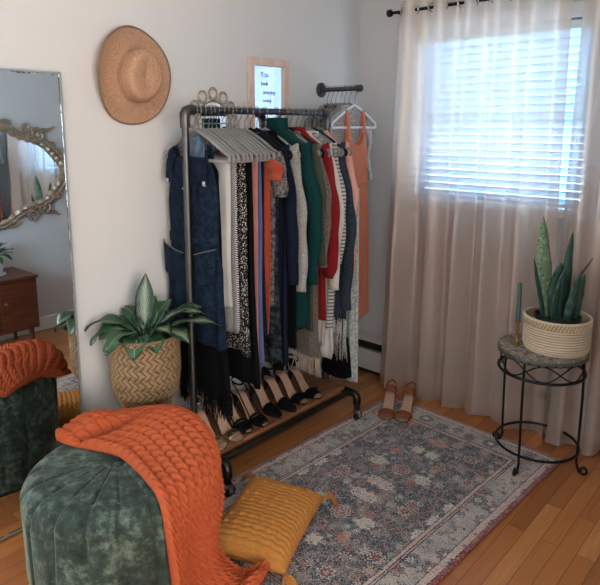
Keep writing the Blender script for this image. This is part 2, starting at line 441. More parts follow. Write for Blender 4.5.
MT['candle']=M_plain('dusty_teal_wax',(72,98,96),.5,var=.06)

# ------------------------------------------------------------------ room
def struct(name,mb,mat,parent=None,**k):
    o=mb.build(name,mat,parent,**k)
    if not parent: o['kind']='structure'
    return o
H=2.72; XW=2.35; YB=-5.2; XF=4.4
struct('floor',MB().box((-.0,YB,-.05),(XF,0,0)),MT['floor'])
struct('ceiling',MB().box((-.1,YB-.1,H),(XF+.1,.15,H+.1)),MT['ceil'])
ly0,ly1,lz0,lz1=-4.7,-3.3,.8,2.1
w=MB(); w.box((-.12,ly1,-.05),(0,.16,H)); w.box((-.12,YB-.12,-.05),(0,ly0,H)); w.box((-.12,ly0,-.05),(0,ly1,lz0)); w.box((-.12,ly0,lz1),(0,ly1,H))
struct('wall_left',w,MT['wall'])
wx0,wx1,wz0,wz1=.37,1.29,1.10,1.98
w=MB()
w.box((0,0,-.05),(wx0,.16,H)); w.box((wx1,0,-.05),(XW+.12,.16,H)); w.box((wx0,0,-.05),(wx1,.16,wz0)); w.box((wx0,0,wz1),(wx1,.16,H))
struct('wall_back',w,MT['wall'])
struct('wall_right',MB().box((XW,-2.0,-.05),(XW+.12,0,H)),MT['wall'])
w=MB(); w.box((XW+.12,-2.0,-.05),(XF+.12,-1.88,H)); struct('wall_alcove',w,MT['wall'])
qy0,qy1,bz0,bz1=-4.5,-2.35,.6,2.25
struct('wall_front',MB().box((0,YB-.12,-.05),(XF+.12,YB,H)),MT['wall'])
w=MB(); w.box((XF,YB-.12,-.05),(XF+.12,qy0,H)); w.box((XF,qy1,-.05),(XF+.12,-1.88,H)); w.box((XF,qy0,-.05),(XF+.12,qy1,bz0)); w.box((XF,qy0,bz1),(XF+.12,qy1,H))
struct('wall_far_right',w,MT['wall'])
def skirting(a,b):
    return MB().box(a,b)
struct('baseboard_right',skirting((XW-.014,-2.0,0),(XW,-.0,.10)),MT['trim'],bevel=.003)
struct('baseboard_front',skirting((0,YB,0),(XF,YB+.014,.10)),MT['trim'],bevel=.003)
struct('baseboard_left',skirting((0,YB,0),(.012,-2.75,.10)),MT['trim'],bevel=.003)
# window 1 (behind the curtain)
wroot=bpy.data.objects.new('window_1',None); COL.objects.link(wroot); wroot['kind']='structure'; wroot.location=((wx0+wx1)/2,0,wz0)
def at(root,o):
    o.location=Vector(o.location)-root.location; return o
def kid(root,mb,name,mat,**k):
    o=mb.build(name,mat,root,**k); o.location=-Vector(root.location); return o
f=MB()
for a,b in (((wx0-.06,-.015,wz0-.02),(wx0,0,wz1+.06)),((wx1,-.015,wz0-.02),(wx1+.06,0,wz1+.06)),((wx0-.06,-.018,wz1),(wx1+.06,0,wz1+.065)),((wx0-.07,-.035,wz0-.03),(wx1+.07,0,wz0))): f.box(a,b)
kid(wroot,f,'window_casing',MT['trim'],bevel=.003)
f=MB(); y0,y1=.09,.13
f.box((wx0,y0,wz0),(wx0+.04,y1,wz1)); f.box((wx1-.04,y0,wz0),(wx1,y1,wz1)); f.box((wx0,y0,wz0),(wx1,y1,wz0+.045)); f.box((wx0,y0,wz1-.045),(wx1,y1,wz1)); f.box((wx0,y0-.004,1.52),(wx1,y1-.004,1.56))
kid(wroot,f,'window_sash',MT['trim'])
gm=N('window_glass'); gt=gm.node('ShaderNodeBsdfTransparent'); gt.inputs[0].default_value=(.9,.96,1,1); gg=gm.node('ShaderNodeBsdfGlossy'); gg.inputs['Roughness'].default_value=.02
gx=gm.node('ShaderNodeMixShader'); gx.inputs[0].default_value=.06; gm.L(gt.outputs[0],gx.inputs[1]); gm.L(gg.outputs[0],gx.inputs[2]); gm.L(gx.outputs[0],gm.out.inputs[0])
kid(wroot,MB().box((wx0+.03,.108,wz0+.03),(wx1-.03,.113,wz1-.03)),'pane',gm.m)
# unseen window added in the far right wall to light the left wall
w2=bpy.data.objects.new('fill_window_right',None); COL.objects.link(w2); w2['kind']='structure'; w2.location=(XF,(qy0+qy1)/2,bz0)
f=MB(); X1=XF-.02
f.box((X1,qy0-.07,bz0-.03),(XF,qy0,bz1+.07)); f.box((X1,qy1,bz0-.03),(XF,qy1+.07,bz1+.07)); f.box((X1,qy0-.07,bz1),(XF,qy1+.07,bz1+.07)); f.box((XF-.05,qy0-.09,bz0-.04),(XF,qy1+.09,bz0))
kid(w2,f,'window_casing',MT['trim'])
f=MB()
for yy in (qy0,(qy0+qy1)/2-.025,qy1-.05): f.box((XF+.05,yy,bz0),(XF+.09,yy+.05,bz1))
f.box((XF+.05,qy0,bz0),(XF+.09,qy1,bz0+.05)); f.box((XF+.05,qy0,bz1-.05),(XF+.09,qy1,bz1))
kid(w2,f,'window_sash',MT['trim'])

w3=bpy.data.objects.new('fill_window_left',None); COL.objects.link(w3); w3['kind']='structure'; w3.location=(0,(ly0+ly1)/2,lz0)  # unseen window added to brighten the right wall reflected in the mirror
f=MB(); f.box((0,ly0-.07,lz0-.03),(.02,ly0,lz1+.07)); f.box((0,ly1,lz0-.03),(.02,ly1+.07,lz1+.07)); f.box((0,ly0,lz1),(.02,ly1,lz1+.07)); f.box((0,ly0-.09,lz0-.04),(.05,ly1+.09,lz0))
kid(w3,f,'window_casing',MT['trim'])
f=MB()
for yy in (ly0,(ly0+ly1)/2-.02,ly1-.04): f.box((-.09,yy,lz0),(-.05,yy+.04,lz1))
f.box((-.09,ly0,lz0),(-.05,ly1,lz0+.04)); f.box((-.09,ly0,lz1-.04),(-.05,ly1,lz1))
kid(w3,f,'window_sash',MT['trim'])

# ------------------------------------------------------------------ blinds
def T(root,mb,name,mat,**k): return kid(root,mb,name,mat,**k)
bl=empty('window_blind',(.83,.05,1.12),'white horizontal slatted blind hanging in the window behind the sheer curtain','blind')
f=MB(); n=22
for i in range(n):
    z=1.135+i*.0375; M=Matrix.Translation((.83,.045,z))@Matrix.Rotation(math.radians(-50),4,'X')
    f.grid(lambda u,v: M@Vector(((u-.5)*.89,(v-.5)*.046,.004*(1-(2*v-1)**2))),1,4,uv=False)
T(bl,f,'slats',MT['blind'],solid=.0022)
T(bl,MB().box((.385,.02,1.935),(1.275,.07,1.975)),'headrail',MT['trim'],bevel=.003)
T(bl,MB().box((.385,.03,1.112),(1.275,.06,1.124)),'bottom_rail',MT['trim'],bevel=.003)
f=MB()
for x in (.5,.83,1.16): f.tube([(x,.045,1.12),(x,.045,1.94)],.0018,6)
T(bl,f,'ladder_cord',MT['trim'])
T(bl,MB().tube([(.47,.012,1.94),(.472,.012,1.38)],.004,8),'tilt_wand',MT['trim'])

# ------------------------------------------------------------------ curtains + rod
RZ=2.088; RY=-.125
rod=empty('curtain_rod',(.30,RY,RZ),'dark metal curtain rod with ball finial above the window','curtain rod')
T(rod,MB().tube([(.30,RY,RZ),(2.05,RY,RZ)],.008,14),'rod',MT['blackiron'])
f=MB(); M=Matrix.Translation((.30,RY,RZ))@Matrix.Rotation(-PI/2,4,'Y')
f.lathe([(.004,0),(.016,.002),(.02,.008),(.015,.014),(.02,.02),(.014,.027),(.003,.03)],n=20,M=M)
T(rod,f,'finial',MT['blackiron'])
for bxp in (.325,1.97):
    T(rod,MB().tube([(bxp,-.002,RZ),(bxp,RY,RZ)],.006,10).lathe([(.022,0),(.022,.006)],n=16,M=Matrix.Translation((bxp,-.0005,RZ))@Matrix.Rotation(PI/2,4,'X')),'bracket',MT['blackiron'])
def curtain(name,x0t,x1t,x0b,x1b,label,waves,seed,bot):
    root=empty(name,((x0t+x1t)/2,RY,0.03),label,'curtain','blush sheer curtain panels')
    r=random.Random(seed); ph=[r.uniform(0,6.28) for _ in range(6)]
    def fn(u,v):
        z=lerp(bot+.012*sin(u*31+ph[5])-.006*u,RZ+.045,v); top=v
        x=lerp(lerp(x0b,x1b,u),lerp(x0t,x1t,u),v**.8)
        a=2*PI*waves*u+.5*sin(u*9+ph[0]); am=.040
        s_=sin(a+PI/2+.5*(1-v)*sin(u*11+ph[0]))
        y=am*s_*(.75+.35*(1-v)) + .014*(1-v)*sin(a*.53+ph[1])+.006*(1-v)*sin(a*2.3+ph[2]+3*v)
        y+=.004*sin(z*9+u*14+ph[3])*(1-abs(2*v-1))
        x+=.012*sin(2*a+ph[4])*(1-v)*.8
        return (x,RY-.004+y if v<.95 else RY+am*.95*s_*.8,z)
    o=T(root,MB().grid(fn,int(waves*26),64),'curtain_panel',MT['curtain'],sharp=0)
    # stitched bottom hem
    for k in range(int(waves*2)):
        u=(k+.5)/(waves*2)
        p=fn(u,(RZ-.03-bot)/(RZ+.045-bot)); 
        g=MB(); R=.021
        yy=RY; xx=lerp(x0t,x1t,u)
        if abs(xx-x0t)<.01: pass
        g.tube([(xx+.004*sin(q),yy+R*cos(q)*.35,RZ+R*sin(q)) if False else (xx+R*cos(q)*.55,yy-R*cos(q)*.75*(1 if k%2 else -1),RZ+R*sin(q)) for q in [2*PI*i/20 for i in range(20)]],.0042,8,closed=True)
        T(root,g,'grommet',MT['chrome'])
    return root
curtain('curtain',.335,1.235,.275,1.235,'blush sheer satin curtain panel covering the window beside the room corner',5.5,3,.010)
curtain('curtain',1.265,1.95,1.195,1.98,'right hand blush curtain panel at the edge of the photo behind the round stand',5.0,9,.012)

# ------------------------------------------------------------------ baseboard heater
ht=empty('baseboard_heater',(.9,-.035,0),'low white baseboard heater under the window, showing beside the corner','heater')
T(ht,MB().box((.005,-.012,.02),(2.2,-.001,.235)).box((.005,-.05,.215),(2.2,-.012,.235)).box((.005,-.062,.03),(2.2,-.055,.155)).box((.005,-.058,.205),(2.2,-.05,.235)),'cover',MT['heater'],bevel=.002)
T(ht,MB().box((.01,-.05,.16),(2.19,-.014,.2)).box((.01,-.054,.012),(2.19,-.014,.03)),'fins',MT['dark'])

# ------------------------------------------------------------------ rug
RW,RH=.945,1.55
rug=MB(); 
def rf(u,v):
    return ((u-.5)*RW,(v-.5)*RH+ .004*sin(u*9),.006+.0015*sin(v*23+u*5)*sin(u*17))
rug.grid(rf,40,60)
ro=rug.build('rug',rug_mat(RW,RH),None,solid=.008,sharp=0)
th=math.radians(-2.6); ctr=Vector((.40+RW/2*.995,-.25-RH/2,0.004))
ro.location=(.858,-.25-RH/2,.001); ro.rotation_euler=(0,0,th)
tag(ro,'distressed navy, rust and cream patterned rug with red edge on the wood floor','rug')

# ------------------------------------------------------------------ pipe rack
PX=.24; YN=-1.458; YFr=-.585; BZ=1.56
rack=empty('garment_rack',(PX,-1.02,0),'black industrial pipe clothing rack on casters with a wooden shelf, against the left wall','clothes rack')
r=.0145
def elbow(f,c,R=.022):
    f.ball(c,R,14)
f=MB(); f.tube([(PX,YN,.15),(PX,YN,BZ-.02)],r,16); f.tube([(PX,YN,BZ-.07),(PX,YN,BZ-.035)],.02,16)
f.tube([(PX,YN,.165),(PX,YN,.21)],.021,16); T(rack,f,'post',MT['pipe'])
f=MB(); f.tube([(PX,YFr,.15),(PX,YFr,BZ-.02)],r,16); f.tube([(PX,YFr,BZ-.07),(PX,YFr,BZ-.035)],.02,16); f.tube([(PX,YFr,.165),(PX,YFr,.21)],.021,16)
T(rack,f,'post',MT['pipe'])
f=MB().tube([(PX,YN,BZ-.04),(PX,YN,BZ-.018),(PX,YN+.008,BZ-.005),(PX,YN+.022,BZ),(PX,YN+.045,BZ)],[.0205,.021,.0215,.021,.0205],16)
T(rack,f,'elbow_joint',MT['pipe'])
f=MB().tube([(PX,YFr,BZ-.04),(PX,YFr,BZ-.018),(PX,YFr-.008,BZ-.005),(PX,YFr-.022,BZ),(PX,YFr-.045,BZ)],[.0205,.021,.0215,.021,.0205],16)
T(rack,f,'elbow_joint',MT['pipe'])
T(rack,MB().tube([(PX,YN+.03,BZ),(PX,YFr-.03,BZ)],r,16),'hanging_bar',MT['pipe'])
pz=.145
for yy in (YN,YFr):
    f=MB(); f.tube([(.045,yy,pz),(.435,yy,pz)],r,16)
    for sx in (.045,.435):
        d=-1 if sx<.2 else 1
        f.tube([(sx-d*.035,yy,pz),(sx-d*.004,yy,pz),(sx+d*.008,yy,pz-.006),(sx+d*.014,yy,pz-.02),(sx+d*.014,yy,pz-.05)],.0205,14)
        f.tube([(sx+d*.014,yy,pz-.04),(sx+d*.014,yy,.062)],r,12)
    f.tube([(PX-.03,yy,pz),(PX+.03,yy,pz)],.021,14); f.tube([(.385,yy,pz),(.365,yy,pz)],.021,14)
    T(rack,f,'base_pipe',MT['pipe_dark'])
for xx in (.06,.40):
    T(rack,MB().tube([(xx,YN,pz),(xx,YFr,pz)],r,14),'shelf_rail',MT['pipe_dark'])
for yy in (YN,YFr):
    for sx in (.031,.449):
        f=MB(); f.box((sx-.014,yy-.016,.05),(sx+.014,yy+.016,.066)); f.box((sx-.011,yy-.002,.02),(sx-.008,yy+.02,.055)); f.box((sx+.008,yy-.002,.02),(sx+.011,yy+.02,.055))
        c=T(rack,f,'caster_fork',MT['chrome'])
        g=MB().lathe([(.01,-.008),(.026,-.0075),(.028,-.005),(.028,.005),(.026,.0075),(.01,.008)],n=24,M=Matrix.Translation((sx,yy+.008,.0285))@Matrix.Rotation(PI/2,4,'Y'))
        g.build('wheel',MT['blackiron'],c)
shelf=MB().box((.045,YN+.02,pz+.014),(.385,YFr-.02,pz+.034)); T(rack,shelf,'wooden_shelf',MT['shelf'],bevel=.003)
SZ=pz+.034

# ------------------------------------------------------------------ hangers
def hanger(label,group,mat,hw=.205,apex=-.075,tip=-.185,tr=.0068,wire=None,flat=.75):
    """local: hook top at z=0 (bar centre), spans x"""
    root=empty('clothes_hanger',(0,0,0),label,'hanger',group)
    hk=[(0,0,apex)]+[(0,0,apex+.03)]
    R=.0195; 
    hk+=[(.004,0,-.04),(.017,0,-.022)]
    hk+=[(R*cos(a),0,R*sin(a)) for a in [math.radians(q) for q in range(-20,210,23)]]
    MB().tube(hk,.0016,8).build('hook',wire or MT['wire'],root)
    pts=[(0,0,apex)]
    sh=[(0,apex),(.03,apex-.012),(.10,apex-.045),(.17,apex-.085),(hw-.005,tip+.012),(hw,tip-.004),(hw-.008,tip-.012),(.17,tip-.012),(0,tip-.012)]
    P=[interp(sh,t/24.) for t in range(25)]
    loop=[(x,0,z) for x,z in P]+[(-x,0,z) for x,z in reversed(P)][1:-1]
    MB().tube(loop,tr,8,closed=True,up=(0,1,0),flat=flat).build('hanger_body',mat,root)
    return root
G1='hangers on the pipe rack'
def place(root,x,y,z,rz=0,rx=0):
    root.location=(x,y,z); root.rotation_euler=(rx,0,rz); return root
hproto=None
def rack_hanger(y,label,mat='grey',x=PX,z=BZ,rz=0,group=G1):
    global hproto
    m=MT['grey_velvet'] if mat=='grey' else MT['black_velvet']
    o=hanger(label,group,m); place(o,x,y,z,rz); return o

# ------------------------------------------------------------------ garments
def garment(name,label,cat,y,mat,hem,x=PX,top=1.475,hw=.18,hwb=None,th=.013,thb=.022,sleeve=None,sl_end=.9,sl_mat=None,rz=0,neck=.055,seed=0,
            sh_drop=.085,fold=.006,nf=7,collar=None,fringe=None,group='clothes on the pipe rack',slw=.03,parts=None,hem_wave=.012,shoulder=True,cuff=None):
    r=random.Random(seed+int(abs(y)*1000)); ph=[r.uniform(0,6.28) for _ in range(8)]
    hwb=hwb or hw
    root=empty(name,(x,y,top),label,cat,group,(0,0,rz))
    L=top-hem
    def fn(u,v):
        s=(1-v)*0+v   # v 0 top ..1 hem
        d=v*L; a=2*PI*u
        if shoulder:
            w=lint([0,.02,sh_drop,sh_drop+.05],[neck,neck+.02,hw,hw*.97],d) if d<sh_drop+.05 else lerp(hw*.97,hwb,(d-sh_drop-.05)/max(.01,L-sh_drop-.05))
        else: w=lerp(hw,hwb,v)
        t=lerp(th,thb,min(1,d/.35))
        k=min(1,d/.3); rr=1+ .0*k
        cx=cos(a);sy=sin(a)
        cx=math.copysign(abs(cx)**.8,cx); 
        rip=fold*k*(sin(nf*a+ph[0]+v*1.3)+.5*sin((nf*2+1)*a+ph[1]-v*2))
        z=-d + hem_wave*v*sin(a*2+ph[2])+ hem_wave*.4*v*sin(5*a+ph[3])
        if shoulder and d<sh_drop: z-=0
        X=cx*w+ .01*k*sin(v*5+ph[4])*v; Y=sy*t+rip+.006*v*sin(v*4+ph[5])
        return (X,Y,z)
    nv=44
    MB().grid(lambda u,v: fn(u,v**1.15 if False else (v*v*.35+v*.65)),64,nv,cu=True).build('garment_body',mat,root,sharp=0,solid=.0016)
    if sleeve:
        for s in (-1,1):
            zt=-sh_drop+.012; ln=(top+zt)-sl_end; 
            def sf(u,v,s=s):
                a=2*PI*u; d=v*ln
                rr=slw*lint([0,.1,.85,.93,1],[.95,1.05,.92,1.08 if cuff=='puff' else .85,.55 if cuff=='puff' else .8],v)*(1+.12*sin(6*v*ln/.2+ph[6]+2*sin(a)))
                cx_=s*(hw-.022+ .050*sst(0,.45,v)+.008*sin(v*7+ph[7]))
                return (cx_+rr*cos(a),rr*.62*sin(a)+.004*sin(v*9+ph[0]),zt-d+ (.02*(1-v))*(-s*cos(a))*s*s*(-1 if s>0 else 1)*s)
            MB().grid(sf,20,34,cu=True).build('sleeve',sl_mat or mat,root,sharp=0,solid=.0016)
    if collar:
        m=MB(); 
        def cf(u,v):
            a=2*PI*u; w=neck*(1.02-.1*v)*(1+.05*sin(3*a+ph[1])); return (w*cos(a),.02*sin(a)*(1+.4*v),-.006+collar*v-.014*sin(a)*sin(a)*0)
        m.grid(cf,28,6,cu=True); m.build('collar',sl_mat if False else mat,root,sharp=0,solid=.003)
    if fringe:
        flen,fm=fringe; m=MB(); n=110 if nf==8 else 60
        for k in range(n):
            u=(k+r.random()*.4)/n; p=fn(u,1.); l=flen*r.uniform(.8,1.1)
            m.tube([(p[0],p[1],p[2]+.006),(p[0]+r.uniform(-.006,.006),p[1]+r.uniform(-.004,.004),p[2]-l*.5),(p[0]+r.uniform(-.012,.012),p[1]+r.uniform(-.008,.008),p[2]-l)],[.0028,.0026,.0014],5)
        m.build('fringe',fm,root,sharp=0)
    return root

FB=M_fabric
mats=dict(
 cream=FB('cream_knit',(222,212,196)), white=FB('off_white_cotton',(206,200,192)), ltgrey=FB('pale_grey_rib',(186,184,180),pattern='diag',rgb2=(206,203,198),ps=500),
 pin=FB('black_white_check',(34,34,38),pattern='diag',rgb2=(206,204,200),ps=700), black=FB('black_jersey',(11,11,14)), leopard=FB('white_spotted_black',(30,28,30),pattern='spots',rgb2=(190,184,172),ps=150),
 pink=FB('dusty_pink_crepe',(186,120,108)), peri=FB('periwinkle_cotton',(84,92,132)), navy=FB('navy_cotton',(20,27,42)), orange=FB('coral_orange_cotton',(160,66,42)),
 greytee=FB('grey_floral_tee',(62,60,64),pattern='melange',rgb2=(124,116,114),ps=60), dkfloral=FB('dark_floral',(20,26,34),pattern='melange',rgb2=(58,66,72),ps=34),
 marl=FB('grey_marl_knit',(124,122,118),pattern='melange',rgb2=(172,168,160),ps=220), teal=FB('deep_teal_fleece',(18,54,56)), olive=FB('dark_olive',(66,74,60)),
 taupe=FB('taupe_knit',(122,108,96),pattern='melange',rgb2=(92,84,78),ps=120), red=FB('brick_red_knit',(126,30,34)), ivory=FB('ivory_blouse',(206,194,182)),
 gstripe=FB('grey_cream_stripe',(198,190,180),pattern='hstripe',rgb2=(110,106,104),ps=360), charcoal=FB('charcoal_wool',(38,46,58),var=.3,pattern='melange',rgb2=(54,62,72),ps=80),
 blush=FB('blush_pink_knit',(216,158,142)), coral=FB('coral_linen',(204,120,88)), mint=FB('pale_mint_speckle',(150,158,150),pattern='melange',rgb2=(206,208,200),ps=90),
 zig=FB('grey_fringe_yarn',(140,136,132),pattern='melange',rgb2=(200,196,190),ps=150),tan=FB('tan_cotton',(178,152,126)),maroon=FB('maroon_knit',(96,44,52)))
# denim pinafore dress at the near end ---------------------------------------
y=-1.407
h=hanger('grey hanger holding the denim pinafore dress, nearest on the rack',G1,MT['grey_velvet']); place(h,PX-.005,y,BZ)
dr=empty('pinafore_dress',(PX-.03,y,1.40),'dark blue denim pinafore dress hanging nearest on the pipe rack','dress','clothes on the pipe rack')
def dress_w(d):   # half width by drop below z=1.40
    return lint([0,.03,.07,.14,.20,.30,.40,.47,.56,.79],[.09,.105,.128,.150,.160,.150,.15,.172,.168,.186],d)
def df(u,v):
    d=.025+v*.765; a=2*PI*u; w=dress_w(d); t=.016+.014*sst(.1,.6,v)
    cx_=math.copysign(abs(cos(a))**.7,cos(a)); rip=.007*sst(.35,.9,v)*sin(8*a+v*2)+.002*sin(5*a+v*20)
    return (cx_*w,sin(a)*t+rip,-d+.008*v*sin(3*a))
MB().grid(df,72,50,cu=True).build('dress_body',MT['denim'],dr,sharp=0,solid=.002)
for s in (-1,1):
    MB().tube([(s*.085,.018,-.10),(s*.108,.012,-.02),(s*.110,0,.022),(s*.110,-.012,-.0),(s*.113,-.026,-.05),(s*.118,-.030,-.13)],.017,10,flat=.12,up=(0,1,0)).build('shoulder_strap',MT['denim'],dr)
    MB().box((s*.118-.010,-.037,-.135),(s*.118+.010,-.033,-.115)).lathe([(.008,0),(.009,.003),(.004,.005)],n=14,M=Matrix.Translation((s*.118,-.037,-.124))@Matrix.Rotation(PI/2,4,'X')).build('buckle',MT['chrome'],dr)
    # bulging side pocket
    def pf(u,v,s=s):
        a=PI*u; return (s*(.10+.068*cos(a)*(1-.25*v)+.012*v),-.026-.02*sin(a)*(1-.7*v)-.002,-.40-.135*v+.02*cos(a))
    MB().grid(pf,14,12).build('pocket',MT['denim'],dr,solid=.003)
    MB().tube([pf(q/14.,0) for q in range(15)],.0022,6).build('pocket_stitching',MT['stitch'],dr)
def wb(u,v):
    a=2*PI*u; w=dress_w(.36)+.004; return (math.copysign(abs(cos(a))**.7,cos(a))*w,sin(a)*.032,-.345-.035*v)
MB().grid(wb,48,3,cu=True).build('waistband',MT['denim'],dr,solid=.003)
MB().box((-.06,-.034,-.20),(.06,-.029,-.135)).build('bib_pocket',MT['denim'],dr,bevel=.002)
MB().box((-.022,-.0365,-.155),(.012,-.0345,-.149)).build('label_tab',M_plain('pale_tab',(190,196,200),.6),dr)
sh=garment('denim_shirt','light chambray shirt collar showing inside the denim pinafore dress','shirt',-1.396,MT['denim_light'],1.35,hw=.06,th=.01,thb=.012,neck=.04,collar=.02,top=1.44,sh_drop=.05,x=PX-.02)
for s_ in (-1,1): MB().tube([(s_*.03,-.012,.02),(s_*.045,-.02,-.02),(s_*.012,-.022,-.075)],[.010,.024,.006],8,flat=.15,up=(0,1,0)).build('collar_flap',MT['denim_light'],sh)
h=rack_hanger(-1.392,'grey hanger under the light chambray shirt')
G2='clothes on the pipe rack'
# (kind,label,category,y,mat,hem,opts)
shawl=garment('fringed_shawl','long black fringed shawl hanging behind the denim dress down to the shelf','shawl',-1.372,mats['black'],.37,x=.20,top=1.40,hw=.13,hwb=.165,thb=.022,th=.008,nf=8,fringe=(.09,mats['black']),seed=5)
rack_hanger(-1.368,'grey hanger holding the long black fringed shawl')
SP=[
 ('cardigan','pale grey ribbed cardigan just behind the denim dress','cardigan',-1.340,'ltgrey',.76,dict(hw=.125,th=.012,thb=.013,nf=5,shoulder=False,top=1.37,fold=.003)),
 ('trousers','black and white fine check trousers folded on a grey hanger','trousers',-1.322,'pin',.66,dict(hw=.14,hwb=.14,th=.009,thb=.01,shoulder=False,top=1.36,fold=.003)),
 ('skirt','black skirt with white spots hanging in front of the coral trousers','skirt',-1.298,'leopard',.56,dict(hw=.165,hwb=.18,th=.010,thb=.02,shoulder=False,top=1.36,fold=.006,nf=9)),
 ('slip_dress','long black dress hanging behind the white spotted skirt','dress',-1.270,'black',.41,dict(hw=.175,hwb=.19,th=.01,thb=.018,shoulder=False,top=1.36)),
 ('trousers','dusty pink trousers hanging over a grey hanger, hem above the shoes','trousers',-1.247,'pink',.45,dict(hw=.185,hwb=.175,th=.008,thb=.012,shoulder=False,top=1.36,fold=.003)),
 ('trousers','periwinkle blue trousers hanging beside the dusty pink ones','trousers',-1.224,'peri',.50,dict(hw=.18,hwb=.185,th=.008,thb=.012,shoulder=False,top=1.36,fold=.003)),
 ('trousers','navy trousers hanging beside the periwinkle blue ones','trousers',-1.203,'navy',.60,dict(hw=.175,hwb=.175,th=.008,thb=.01,shoulder=False,top=1.36,fold=.003)),
 ('tee_shirt','coral orange tee shirt with short sleeves near the grey hangers','shirt',-1.176,'orange',.62,dict(hw=.19,hwb=.17,sleeve=1,sl_end=1.28,slw=.034,top=1.44,sh_drop=.10,th=.010,thb=.014)),
 ('tee_shirt','grey patterned tee shirt with short sleeves behind the orange one','shirt',-1.142,'greytee',.72,dict(hw=.18,hwb=.17,sleeve=1,sl_end=1.21,slw=.040,top=1.45,th=.012,thb=.014)),
 ('blouse','dark blouse with pale floral print showing at its hem','blouse',-1.108,'dkfloral',.46,dict(hw=.17,hwb=.18,top=1.47,th=.012,thb=.018)),
 ('dress','long navy dress hanging before the grey sleeved jumper','dress',-1.070,'navy',.46,dict(hw=.18,hwb=.19,sleeve=1,sl_end=.82,top=1.475,thb=.02)),
 ('jumper','black jumper with grey marl knit sleeves','jumper',-1.02,'black',.52,dict(hw=.185,hwb=.185,sleeve=1,sl_end=.78,sl_mat='marl',slw=.032,top=1.478,thb=.018)),
 ('fleece_jacket','deep teal fleece jacket with high collar','jacket',-.945,'teal',.58,dict(hw=.19,hwb=.2,sleeve=1,sl_end=.80,slw=.040,collar=.055,neck=.065,top=1.485,th=.018,thb=.026)),
 ('shirt','dark olive shirt beside the teal fleece jacket','shirt',-.892,'olive',.56,dict(hw=.185,hwb=.18,sleeve=1,sl_end=.88,slw=.028,top=1.475)),
 ('cardigan','taupe knitted cardigan beside the red jumper','cardigan',-.857,'taupe',.42,dict(fringe=(.09,'tan'),hw=.185,hwb=.18,sleeve=1,sl_end=.86,slw=.028,top=1.475)),
 ('jumper','brick red jumper with gathered cuffs','jumper',-.815,'red',.58,dict(hw=.19,hwb=.18,sleeve=1,sl_end=.80,slw=.036,cuff='puff',top=1.478,thb=.018,collar=.02)),
 ('blouse','ivory blouse with long pale sleeves beside the red jumper','blouse',-.78,'ivory',.45,dict(hw=.19,hwb=.15,sleeve=1,sl_end=.74,slw=.03,top=1.475,fold=.009)),
 ('shirt','cream and grey striped shirt near the far end of the rack','shirt',-.748,'gstripe',.52,dict(hw=.185,hwb=.18,sleeve=1,sl_end=.86,slw=.028,top=1.475)),
 ('blouse','white blouse with trailing tails showing below the striped shirt','blouse',-.722,'white',.40,dict(hw=.17,hwb=.17,top=1.472,fold=.01,hem_wave=.03)),
 ('poncho','charcoal wool poncho with grey fringe near the far end of the rack','poncho',-.692,'charcoal',.56,dict(hw=.19,hwb=.225,top=1.478,thb=.024,fringe=(.2,'zig'),fold=.008,sleeve=1,sl_end=.62,slw=.034)),
 ('jumper','blush pink jumper with long sleeves, last on the pipe rack','jumper',-.652,'blush',.70,dict(hw=.185,hwb=.185,sleeve=1,sl_end=.80,slw=.026,top=1.475,thb=.016)),
]
for i,(nm,lab,cat,y,mt,hem,o) in enumerate(SP):
    o=dict(o)
    if o.get('sl_mat'): o['sl_mat']=mats[o['sl_mat']]
    if o.get('fringe'): o['fringe']=(o['fringe'][0],mats[o['fringe'][1]])
    garment(nm,lab,cat,y,mats[mt],hem,seed=i,**o)
    black=i in (9,10,12,14,19)
    rack_hanger(y,('black' if black else 'grey')+' hanger holding the '+lab.split(' with ')[0].split(' hanging')[0].split(' folded')[0].split(' just')[0],'black' if black else 'grey')
# small grey bare hangers between the trousers at the near end
for k,yy in enumerate((-1.302,-1.238,-1.207)):
    pass
# black tote hanging low at the far end and speckled scarf
tb=empty('tote_bag',(.34,-.62,.24),'black fabric tote bag hanging low at the far end of the rack','bag')
def tf(u,v):
    a=2*PI*u; w=lerp(.095,.075,v); return (math.copysign(abs(cos(a))**.6,cos(a))*w,sin(a)*.022*(1+.3*sin(v*3))+.002*sin(9*a),.21*v+.008*(1-v)*cos(a*2))
g=MB().grid(tf,40,16,cu=True); g.add([tf(i/20.,.0) for i in range(20)],[tuple(range(19,-1,-1))]); g.build('bag_body',mats['black'],tb,solid=.003)
for s in (-1,1): MB().tube([(s*.05,0,.2),(s*.035,0,.34),(0,0,.44+.01*s),(-.02*s,0,.34),(-.045*s,0,.2)],.004,8).build('bag_strap',mats['black'],tb)
sc=empty('scarf',(.42,-.60,1.2),'pale speckled scarf hanging at the far end of the rack by the heater','scarf')
MB().grid(lambda u,v: (.03*math.copysign(abs(cos(2*PI*u))**.7,cos(2*PI*u))*(1+.3*(1-v)),.012*sin(2*PI*u)+.003*sin(10*PI*u),lerp(-.98,.0,v)),28,30,cu=True).build('scarf_body',mats['mint'],sc,solid=.002)

